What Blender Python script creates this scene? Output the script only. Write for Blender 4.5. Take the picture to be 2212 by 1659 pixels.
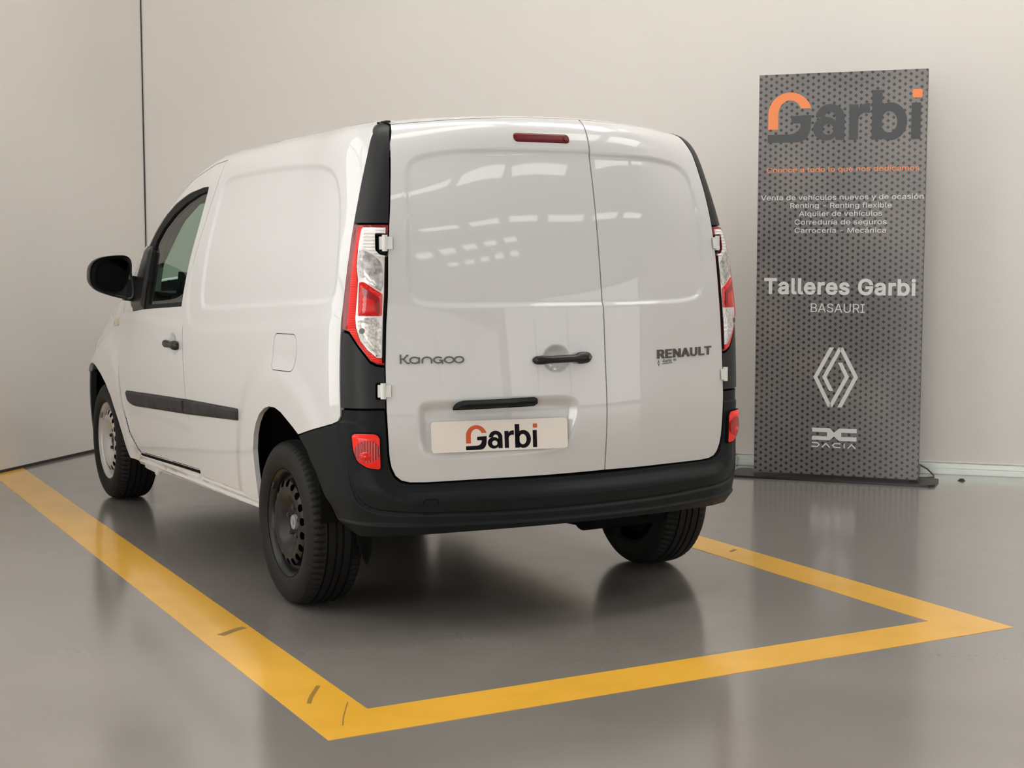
import bpy, bmesh, math, random
import numpy as np
from mathutils import Matrix, Vector
from mathutils.geometry import delaunay_2d_cdt

for _o in list(bpy.data.objects):
    bpy.data.objects.remove(_o, do_unlink=True)
SC = bpy.context.scene
COL = SC.collection
random.seed(7)

# ---------------------------------------------------------------- camera
YAW, PITCH = 0.498183, 0.092358
cam_d = bpy.data.cameras.new('camera')
cam_d.sensor_fit = 'HORIZONTAL'; cam_d.sensor_width = 36.0
cam_d.lens = 3290.9 / 2212 * 36.0
cam_d.clip_start = 0.05; cam_d.clip_end = 200
cam = bpy.data.objects.new('camera', cam_d); COL.objects.link(cam)
_f = Vector((math.sin(YAW) * math.cos(PITCH), math.cos(YAW) * math.cos(PITCH), -math.sin(PITCH)))
_r = Vector((math.cos(YAW), -math.sin(YAW), 0)); _u = _r.cross(_f)
cam.matrix_world = Matrix(((_r.x, _u.x, -_f.x, -2.8226), (_r.y, _u.y, -_f.y, -5.3503), (_r.z, _u.z, -_f.z, 1.3610), (0, 0, 0, 1)))
SC.camera = cam

# ---------------------------------------------------------------- world, exposure
W = bpy.data.worlds.new('hall_world'); SC.world = W; W.use_nodes = True
W.node_tree.nodes['Background'].inputs[0].default_value = (0.75, 0.82, 0.9, 1)
W.node_tree.nodes['Background'].inputs[1].default_value = 0.6
SC.view_settings.view_transform = 'Standard'; SC.view_settings.look = 'None'
SC.view_settings.gamma = 1.0; SC.view_settings.use_curve_mapping = False
SC.view_settings.exposure = -0.22
SC.cycles.use_denoising = True
SC.cycles.max_bounces = 10; SC.cycles.diffuse_bounces = 5; SC.cycles.glossy_bounces = 4
SC.cycles.transparent_max_bounces = 10
SC.cycles.sample_clamp_indirect = 6.0

SKY_E = 4.9          # skylight strips in the hall roof
FILL_FRONT_E = 8.0  # glow of the added front wall panes
FILL_BACK_E = 1.9  # glow of the added back wall panes
WIN4_E = 0.9
WIN_E = 2.5          # tall glazed front of the hall

# ---------------------------------------------------------------- materials
def mat(name, col, rough=.5, metal=0., coat=0., spec=.5, emit=None, estr=0., ior=1.5, coatr=.05):
    m = bpy.data.materials.new(name); m.use_nodes = True
    b = m.node_tree.nodes['Principled BSDF']
    b.inputs['Base Color'].default_value = (*col, 1)
    b.inputs['Roughness'].default_value = rough; b.inputs['Metallic'].default_value = metal
    b.inputs['Coat Weight'].default_value = coat; b.inputs['Coat Roughness'].default_value = coatr
    b.inputs['Specular IOR Level'].default_value = spec; b.inputs['IOR'].default_value = ior
    if emit: b.inputs['Emission Color'].default_value = (*emit, 1); b.inputs['Emission Strength'].default_value = estr
    return m
def nodes(m): return m.node_tree.nodes, m.node_tree.links, m.node_tree.nodes['Principled BSDF']
def noise_col(m, c1, c2, scale, detail=4, coord='Object', lo=.35, hi=.65):
    N, L, b = nodes(m)
    tc = N.new('ShaderNodeTexCoord'); n = N.new('ShaderNodeTexNoise'); r = N.new('ShaderNodeValToRGB')
    n.inputs['Scale'].default_value = scale; n.inputs['Detail'].default_value = detail
    r.color_ramp.elements[0].position = lo; r.color_ramp.elements[1].position = hi
    r.color_ramp.elements[0].color = (*c1, 1); r.color_ramp.elements[1].color = (*c2, 1)
    L.new(tc.outputs[coord], n.inputs['Vector']); L.new(n.outputs['Fac'], r.inputs[0]); L.new(r.outputs[0], b.inputs['Base Color'])
    return n
def noise_bump(m, scale, strength, dist=.002, coord='Object', detail=3):
    N, L, b = nodes(m)
    tc = N.new('ShaderNodeTexCoord'); n = N.new('ShaderNodeTexNoise'); bp = N.new('ShaderNodeBump')
    n.inputs['Scale'].default_value = scale; n.inputs['Detail'].default_value = detail
    bp.inputs['Strength'].default_value = strength; bp.inputs['Distance'].default_value = dist
    L.new(tc.outputs[coord], n.inputs['Vector']); L.new(n.outputs['Fac'], bp.inputs['Height']); L.new(bp.outputs[0], b.inputs['Normal'])

M = {}
M['paint'] = mat('white_paint', (.65, .648, .645), .32, coat=1.0, coatr=.03)
M['plastic'] = mat('dark_bumper_plastic', (.0085, .0105, .0112), .45, spec=.15); noise_bump(M['plastic'], 900, .12, .0006)
M['trim'] = mat('black_trim_plastic', (.0125, .0135, .0145), .42, spec=.32)
M['plastic2'] = mat('worn_moulding_plastic', (.02, .02, .021), .5, spec=.25); noise_col(M['plastic2'], (.016, .016, .018), (.032, .032, .033), 14)
M['black'] = mat('black_plastic', (.009, .009, .010), .35, spec=.4)
M['seal'] = mat('window_rubber', (.010, .010, .010), .7, spec=.2)
M['void'] = mat('dark_cavity', (.006, .006, .006), .9, spec=.1)
M['rubber'] = mat('tyre_rubber', (.0075, .0072, .0068), .6, spec=.25); noise_bump(M['rubber'], 300, .15, .0005)
M['steel_black'] = mat('black_steel', (.008, .0085, .0095), .36, spec=.3)
M['steel_silver'] = mat('silver_steel', (.52, .51, .50), .38, metal=.35)
M['hubgrey'] = mat('grey_hub_plastic', (.22, .23, .235), .45)
M['bolt'] = mat('dull_bolt_steel', (.12, .11, .105), .4, metal=.8)
M['chrome'] = mat('chrome', (.15, .135, .13), .2, metal=1.)
M['red'] = mat('red_lamp_plastic', (.72, .010, .010), .2, coat=.6, spec=.3); 
M['redbright'] = mat('bright_red_lamp_plastic', (.95, .022, .014), .3, coat=.3, spec=.3)
M['reddark'] = mat('dark_red_lamp_plastic', (.24, .008, .010), .25, coat=.25)
M['reddeep'] = mat('smoked_red_lens', (.33, .008, .010), .2, coat=.5, spec=.3)
M['brakered'] = mat('maroon_lamp_plastic', (.13, .006, .009), .3, spec=.25)
M['clear'] = mat('clear_lamp_reflector', (.60, .58, .56), .30, metal=.4, coat=1.); noise_col(M['clear'], (.42, .40, .38), (.78, .76, .74), 120, 2)
M['clear2'] = mat('grey_lamp_reflector', (.44, .42, .41), .25, metal=.4, coat=1.); noise_col(M['clear2'], (.30, .28, .27), (.60, .58, .57), 60, 2)
M['silver'] = mat('silvered_lamp_frame', (.84, .82, .80), .25, metal=.15, coat=1.)
M['hinge'] = mat('white_hinge_paint', (.78, .78, .76), .4)
M['plate'] = mat('cream_plate', (.80, .745, .68), .4)
M['ink'] = mat('black_ink', (.008, .006, .010), .6, spec=.1)
M['orange'] = mat('orange_ink', (.62, .095, .02), .5)
M['orange2'] = mat('light_orange_ink', (.90, .27, .09), .5)
M['white_ink'] = mat('white_ink', (.70, .69, .69), .5)
M['slate'] = mat('slate_ink', (.055, .060, .066), .45)
M['trimgrey'] = mat('grey_headliner', (.30, .30, .28), .9)
M['dash'] = mat('dark_dashboard', (.035, .04, .038), .6)
M['mirror'] = mat('mirror_glass', (.018, .020, .020), .03, metal=1.)
M['cable'] = mat('brown_cable_sheath', (.07, .05, .04), .5)
M['adapter'] = mat('grey_adapter', (.16, .16, .16), .5)
M['rail'] = mat('pale_aluminium_rail', (.62, .66, .62), .38, metal=.25)
M['rust'] = mat('rusty_metal', (.16, .10, .06), .6, metal=.5)
M['indicator'] = mat('beige_lamp_lens', (.55, .48, .36), .3, coat=.5)

# green tinted glass: thin pane, real transmission tint plus mirror reflection
def glass_mat(name, tint):
    m = bpy.data.materials.new(name); m.use_nodes = True
    N, L = m.node_tree.nodes, m.node_tree.links
    N.remove(N['Principled BSDF'])
    t = N.new('ShaderNodeBsdfTransparent'); t.inputs[0].default_value = (*tint, 1)
    g = N.new('ShaderNodeBsdfGlossy'); g.inputs['Roughness'].default_value = .01
    lw = N.new('ShaderNodeLayerWeight'); lw.inputs[0].default_value = .5
    pw = N.new('ShaderNodeMath'); pw.operation = 'POWER'; pw.inputs[1].default_value = 5.0
    ma = N.new('ShaderNodeMath'); ma.operation = 'MULTIPLY_ADD'; ma.inputs[1].default_value = .8; ma.inputs[2].default_value = .045
    mx = N.new('ShaderNodeMixShader')
    L.new(lw.outputs['Facing'], pw.inputs[0]); L.new(pw.outputs[0], ma.inputs[0])
    L.new(ma.outputs[0], mx.inputs[0]); L.new(t.outputs[0], mx.inputs[1]); L.new(g.outputs[0], mx.inputs[2])
    L.new(mx.outputs[0], N['Material Output'].inputs[0])
    return m
M['glass'] = glass_mat('green_tinted_glass', (.62, .77, .69))

# ---------------------------------------------------------------- generic mesh helpers
def link(name, me, m=None, parent=None, label=None, smooth=False):
    o = bpy.data.objects.new(name, me); COL.objects.link(o)
    if m is not None and not me.materials: me.materials.append(m)
    if parent is not None: o.parent = parent
    if label: o['label'] = label
    if smooth: me.shade_smooth()
    return o
def tag(o, label, cat, group=None):
    o['label'] = label; o['category'] = cat
    if group: o['group'] = group
    return o
def struct(o, label=None):
    o['kind'] = 'structure'
    if label: o['label'] = label
    return o
def pydata(name, V, Fc):
    me = bpy.data.meshes.new(name); me.from_pydata([tuple(map(float, v)) for v in V], [], [tuple(map(int, f)) for f in Fc]); me.update(); return me
class MB:
    """collects simple shapes into one mesh"""
    def __init__(s): s.V = []; s.F = []
    def add(s, V, Fc):
        b = len(s.V); s.V += [tuple(v) for v in V]; s.F += [tuple(i + b for i in f) for f in Fc]; return s
    def box(s, c, d, R=None, bev=0):
        bm = bmesh.new(); bmesh.ops.create_cube(bm, size=1); bmesh.ops.scale(bm, vec=d, verts=bm.verts)
        if bev: bmesh.ops.bevel(bm, geom=bm.edges[:], offset=bev, segments=2, affect='EDGES')
        if R is not None: bmesh.ops.transform(bm, matrix=R, verts=bm.verts)
        bm.verts.index_update(); s.add([tuple(np.array(v.co) + np.array(c)) for v in bm.verts], [[v.index for v in f.verts] for f in bm.faces]); bm.free(); return s
    def cyl(s, a, b, r, n=20, r2=None, cap=True):
        a, b = Vector(a), Vector(b); d = (b - a).normalized(); t = Vector((0, 0, 1)) if abs(d.z) < .9 else Vector((1, 0, 0))
        u = d.cross(t).normalized(); w = d.cross(u); r2 = r if r2 is None else r2
        V = [a + (u * math.cos(k * 2 * math.pi / n) + w * math.sin(k * 2 * math.pi / n)) * r for k in range(n)] + [b + (u * math.cos(k * 2 * math.pi / n) + w * math.sin(k * 2 * math.pi / n)) * r2 for k in range(n)]
        Fc = [(k, (k + 1) % n, n + (k + 1) % n, n + k) for k in range(n)]
        if cap: Fc += [tuple(range(n))[::-1], tuple(range(n, 2 * n))]
        return s.add(V, Fc)
    def tube(s, pts, r, n=10):
        pts = [Vector(p) for p in pts]; V = []; Fc = []
        up = Vector((0, 0, 1))
        for i, p in enumerate(pts):
            d = (pts[min(i + 1, len(pts) - 1)] - pts[max(i - 1, 0)]).normalized()
            u = d.cross(up if abs(d.z) < .95 else Vector((1, 0, 0))).normalized(); w = d.cross(u)
            V += [p + (u * math.cos(k * 2 * math.pi / n) + w * math.sin(k * 2 * math.pi / n)) * r for k in range(n)]
        for i in range(len(pts) - 1):
            Fc += [(i * n + k, i * n + (k + 1) % n, (i + 1) * n + (k + 1) % n, (i + 1) * n + k) for k in range(n)]
        Fc += [tuple(range(n))[::-1], tuple(range((len(pts) - 1) * n, len(pts) * n))]
        return s.add(V, Fc)
    def mesh(s, name): return pydata(name, s.V, s.F)
    def obj(s, name, m, parent=None, label=None, smooth=False, auto=None):
        o = link(name, s.mesh(name), m, parent, label, smooth)
        if auto:
            o.data.shade_smooth(); o.data.set_sharp_from_angle(angle=math.radians(auto))
        return o

# ---- planar polygons
def dens(P, step, closed=True):
    P = np.asarray(P, float); out = []
    n = len(P)
    for i in range(n if closed else n - 1):
        a, b = P[i], P[(i + 1) % n]; k = max(1, int(math.ceil(np.linalg.norm(b - a) / step)))
        for j in range(k): out.append(a + (b - a) * j / k)
    if not closed: out.append(P[-1])
    return np.array(out)
def chaikin(P, it=2, closed=True):
    P = np.asarray(P, float)
    for _ in range(it):
        if closed:
            Q = np.roll(P, -1, 0); P = np.stack([P * .75 + Q * .25, P * .25 + Q * .75], 1).reshape(-1, 2)
        else:
            a, b = P[:-1], P[1:]; P = np.vstack([P[:1], np.stack([a * .75 + b * .25, a * .25 + b * .75], 1).reshape(-1, 2), P[-1:]])
    return P
def roundpoly(P, r, n=6):
    """round every corner; r scalar or list"""
    P = np.asarray(P, float); out = []
    N = len(P)
    for i in range(N):
        p0, p, p1 = P[i - 1], P[i], P[(i + 1) % N]; rr = r[i] if hasattr(r, '__len__') else r
        a, b = p0 - p, p1 - p; la, lb = np.linalg.norm(a), np.linalg.norm(b)
        if rr <= 0: out.append(p); continue
        d = min(rr, la * .49, lb * .49); A, B = p + a / la * d, p + b / lb * d
        for t in np.linspace(0, 1, n): out.append(A * (1 - t) ** 2 + p * 2 * t * (1 - t) + B * t * t)
    return np.array(out)
def area2(P): x, y = P.T; return float(np.sum(x * np.roll(y, -1) - y * np.roll(x, -1)) / 2)
def inset(P, g):
    P = np.asarray(P, float)
    e = np.roll(P, -1, 0) - P; keep = np.hypot(*e.T) > 1e-7; P = P[keep]
    e = np.roll(P, -1, 0) - P; n = np.stack([-e[:, 1], e[:, 0]], 1) / np.hypot(*e.T)[:, None]
    if area2(P) < 0: n = -n
    m = n + np.roll(n, 1, 0); den = 1 + (n * np.roll(n, 1, 0)).sum(1); m = m / np.maximum(den, .35)[:, None]
    return P + m * g
def inside(P, poly):
    x, y = P[:, 0], P[:, 1]; c = np.zeros(len(P), bool)
    a = poly; b = np.roll(poly, -1, 0)
    for (x0, y0), (x1, y1) in zip(a, b):
        if y0 == y1: continue
        k = (y0 > y) != (y1 > y)
        c ^= k & (x < (x1 - x0) * (y - y0) / (y1 - y0) + x0)
    return c
def pdist(P, poly, closed=True):
    a = np.asarray(poly, float); b = np.roll(a, -1, 0)
    if not closed: a, b = a[:-1], a[1:]
    best = np.full(len(P), 1e9)
    for p, q in zip(a, b):
        d = q - p; L2 = d @ d + 1e-18; t = np.clip(((P - p) @ d) / L2, 0, 1)
        best = np.minimum(best, np.hypot(*(P - p - t[:, None] * d).T))
    return best
def sdf(P, poly): return np.where(inside(P, poly), 1, -1) * pdist(P, poly)
def sst(x): x = np.clip(x, 0, 1); return x * x * (3 - 2 * x)

def triangulate(outer, holes=(), pts=None):
    V = [tuple(p) for p in outer]; E = [(i, (i + 1) % len(outer)) for i in range(len(outer))]
    for h in holes:
        b = len(V); V += [tuple(p) for p in h]; E += [(b + i, b + (i + 1) % len(h)) for i in range(len(h))]
    if pts is not None and len(pts): V += [tuple(p) for p in pts]
    r = delaunay_2d_cdt([Vector(v) for v in V], E, [], 0, 1e-6)
    P = np.array([tuple(v) for v in r[0]]); T = np.array([f for f in r[2] if len(f) == 3])
    c = P[T].mean(1); ok = inside(c, np.asarray(outer))
    for h in holes: ok &= ~inside(c, np.asarray(h))
    T = T[ok]
    t = P[T]; ar = (t[:, 1, 0] - t[:, 0, 0]) * (t[:, 2, 1] - t[:, 0, 1]) - (t[:, 1, 1] - t[:, 0, 1]) * (t[:, 2, 0] - t[:, 0, 0])
    T = T[np.abs(ar) > 1e-10]
    used = np.unique(T); mp = np.full(len(P), -1); mp[used] = np.arange(len(used))
    return P[used], mp[T]
def winding(P, poly):
    w = np.zeros(len(P), int); x, y = P.T
    for (x0, y0), (x1, y1) in zip(poly, np.roll(poly, -1, 0)):
        c = (x1 - x0) * (y - y0) - (x - x0) * (y1 - y0)
        w += ((y0 <= y) & (y1 > y) & (c > 0)).astype(int) - ((y0 > y) & (y1 <= y) & (c < 0)).astype(int)
    return w
def triangulate_nz(outer, holes=()):
    """fill a self-overlapping outline by its winding number"""
    V = []; E = []
    for l in [outer, *holes]:
        b = len(V); V += [Vector(tuple(p)) for p in l]; E += [(b + i, b + (i + 1) % len(l)) for i in range(len(l))]
    r = delaunay_2d_cdt(V, E, [], 0, 1e-7); P = np.array([tuple(v) for v in r[0]]); T = np.array([f for f in r[2] if len(f) == 3])
    c = P[T].mean(1); ok = winding(c, np.asarray(outer)) != 0
    for h in holes: ok &= ~inside(c, np.asarray(h))
    return P, T[ok]
def bedges(T):
    e = np.vstack([T[:, [0, 1]], T[:, [1, 2]], T[:, [2, 0]]]); k = np.sort(e, 1)
    _, idx, cnt = np.unique(k, axis=0, return_index=True, return_counts=True)
    return e[idx[cnt == 1]]
def slab(name, outer, holes, h, m, parent, fr, label=None, back=False):
    """flat polygon extruded by h; fr maps (a,b,c)-> world arrays"""
    P, T = triangulate(outer, holes)
    n = len(P); A = fr(P[:, 0], P[:, 1], np.full(n, h)); B = fr(P[:, 0], P[:, 1], np.zeros(n))
    V = np.vstack([A, B]); Fc = [tuple(t) for t in T]
    t = A[T[0]]
    for a, b in bedges(T): Fc.append((b, a, a + n, b + n))
    if back: Fc += [tuple(np.array(t)[::-1] + n) for t in T]
    return link(name, pydata(name, V, Fc), m, parent, label)

# ---------------------------------------------------------------- body surface: one smooth function, all panels are cut from it
def nspline(t,v,clamp=None):
    """natural cubic spline; returns evaluator. v (n,) or (n,k)"""
    t=np.asarray(t,float);v=np.asarray(v,float);n=len(t);h=np.diff(t)
    vv=v if v.ndim>1 else v[:,None]
    A=np.zeros((n,n));B=np.zeros((n,vv.shape[1]));A[0,0]=A[-1,-1]=1
    for i in range(1,n-1):
        A[i,i-1]=h[i-1];A[i,i]=2*(h[i-1]+h[i]);A[i,i+1]=h[i]
        B[i]=6*((vv[i+1]-vv[i])/h[i]-(vv[i]-vv[i-1])/h[i-1])
    M=np.linalg.solve(A,B)
    def ev(x):
        x=np.asarray(x,float);sh=x.shape;x=x.ravel()
        xc=np.clip(x,t[0],t[-1]);i=np.clip(np.searchsorted(t,xc,side='right')-1,0,n-2)
        a=(t[i+1]-xc)[:,None];b=(xc-t[i])[:,None];hh=h[i][:,None]
        y=M[i]*a**3/(6*hh)+M[i+1]*b**3/(6*hh)+(vv[i]/hh-M[i]*hh/6)*a+(vv[i+1]/hh-M[i+1]*hh/6)*b
        # linear extrapolation
        return y.reshape(sh+(vv.shape[1],)) if v.ndim>1 else y[:,0].reshape(sh)
    return ev
# ---- plan control curves as functions of height
ZL=[.26,.40,.55,.75,.94,1.08,1.20,1.32,1.43,1.56,1.70,1.80,1.92]
YC=[-.690,-.705,-.716,-.722,-.708,-.697,-.685,-.668,-.650,-.624,-.590,-.562,-.52]
DX=[.680,.695,.704,.713,.712,.708,.702,.692,.680,.662,.639,.622,.600]
DY=[-.550,-.562,-.572,-.569,-.558,-.552,-.546,-.536,-.524,-.497,-.450,-.410,-.36]
HS=[.925,.940,.955,.961,.957,.948,.934,.914,.888,.848,.798,.760,.71]
WW=[.852,.868,.878,.887,.887,.880,.866,.845,.818,.787,.758,.741,.72]
FT=[-.045,-.045,-.04,-.008,.065,.08,.095,.12,.12,.12,.12,.12,.12]
_n=np.array([.80,-.60])
def _ctrl():
    rows=[]
    for i,z in enumerate(ZL):
        D=np.array([DX[i],DY[i]]);W=WW[i]
        t=(HS[i]-_n@D)/(_n@np.array([.87,.49]))
        C=D+t*np.array([.87,.49])
        yc=YC[i]
        P=[(0,yc),(.36,yc+(DY[i]-yc)*.27),tuple(D),tuple(C),(W-.014,-.31),(W-.002,-.02),(W,.5),(W,1.2),(W-.003-FT[i]*.2,2.0),(W-.012-FT[i]*.72,2.7),(W-.045-FT[i],3.1),(W-.16-FT[i],3.38),(.42,3.53-FT[i]),(0,3.575-FT[i])]
        rows.append(P)
    return np.array(rows)
CT=_ctrl()
NPHI,NZ=1441,168
Z0,Z1=.26,1.92
OY=1.0   # star centre
def _table():
    zg=np.linspace(Z0,Z1,NZ)
    ev=nspline(ZL,CT.reshape(len(ZL),-1))
    cc=ev(zg).reshape(NZ,-1,2)
    ph=np.linspace(0,np.pi,NPHI);T=np.empty((NZ,NPHI))
    for k in range(NZ):
        P=cc[k];m=3
        Q=np.vstack([P[1:m+1][::-1]*[-1,1],P,P[-m-1:-1][::-1]*[-1,1]])
        s=np.concatenate([[0],np.cumsum(np.hypot(*np.diff(Q,axis=0).T)**.7)])
        e=nspline(s,Q)
        X=e(np.linspace(s[m],s[-m-1],4000))
        a=np.arctan2(X[:,0],-(X[:,1]-OY));r=np.hypot(X[:,0],X[:,1]-OY)
        a[0]=0;a[-1]=np.pi
        T[k]=np.interp(ph,a,r)
    return T
RT=_table()
_d=np.gradient(RT,np.pi/(NPHI-1),axis=1)
GT=1/np.sqrt(1+(_d/RT)**2)
def _cr(f):
    f2=f*f;f3=f2*f
    return [(-f+2*f2-f3)/2,(2-5*f2+3*f3)/2,(f+4*f2-3*f3)/2,(-f2+f3)/2]
def _lin(T,u,v):
    i=np.clip(np.floor(v).astype(int),0,NZ-2);j=np.clip(np.floor(u).astype(int),0,NPHI-2);fu=u-j;fv=v-i
    return (T[i,j]*(1-fu)+T[i,j+1]*fu)*(1-fv)+(T[i+1,j]*(1-fu)+T[i+1,j+1]*fu)*fv
def rplan(phi,z):
    u=np.clip(phi,0,np.pi)*(NPHI-1)/np.pi; v=np.clip((z-Z0)/(Z1-Z0),0,1)*(NZ-1)
    j=np.clip(np.floor(u).astype(int),0,NPHI-2);i=np.clip(np.floor(v).astype(int),0,NZ-2)
    cu=_cr(u-j);cv=_cr(v-i);R=0
    for b in range(4):
        ii=np.clip(i+b-1,0,NZ-1);row=0
        for a in range(4):
            jj=np.abs(j+a-1);jj=np.where(jj>NPHI-1,2*(NPHI-1)-jj,jj)
            row=row+cu[a]*RT[ii,jj]
        R=R+cv[b]*row
    return R,_lin(GT,u,v)
TY=[-1.0,-.5,0,.5,.9,1.2,1.45,1.7,1.95,2.2,2.45,2.68,2.85,3.1,3.35,3.5,3.6,3.8]
TZ=[1.80,1.824,1.823,1.817,1.806,1.794,1.755,1.690,1.600,1.493,1.358,1.205,1.085,1.015,.905,.84,.74,.50]
_tc=nspline(TY,TZ)
CRY=[-1,1.2,2.0,2.6,2.9,3.8];CRV=[.085,.085,.12,.15,.08,.05]
_cr_=nspline(CRY,CRV)
def Ftop(x,y,z):
    return (z-(_tc(y)-_cr_(y)*x*x))/np.sqrt(1+np.minimum(slope(y)**2,4))
def slope(y):
    return (_tc(y+.01)-_tc(y-.01))/.02
KT=.16
def F(x,y,z):
    phi=np.arctan2(np.abs(x),-(y-OY));r=np.hypot(x,y-OY)
    R,G=rplan(phi,z)
    a=(r-R)*G;b=Ftop(x,y,z)
    h=np.maximum(KT-np.abs(a-b),0)/KT
    return np.maximum(a,b)+h**3*KT/6
def solve(P,D,t0,lo=None,it=14):
    """march from P along D (arrays) starting at t0; Newton on F"""
    t=np.array(t0,float)*np.ones(len(P))
    for _ in range(it):
        Q=P+D*t[:,None];f=F(Q[:,0],Q[:,1],Q[:,2]);Q2=Q+D*2e-3
        g=(F(Q2[:,0],Q2[:,1],Q2[:,2])-f)/2e-3
        g=np.where(np.abs(g)<.08,np.sign(g+1e-9)*.08,g)
        t=t-np.clip(f/g,-.15,.15)
    return P+D*t[:,None]
def grad(P,h=3e-3):
    x,y,z=P.T
    g=np.stack([F(x+h,y,z)-F(x-h,y,z),F(x,y+h,z)-F(x,y-h,z),F(x,y,z+h)-F(x,y,z-h)],1)
    return g/np.linalg.norm(g,axis=1,keepdims=True)
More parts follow.
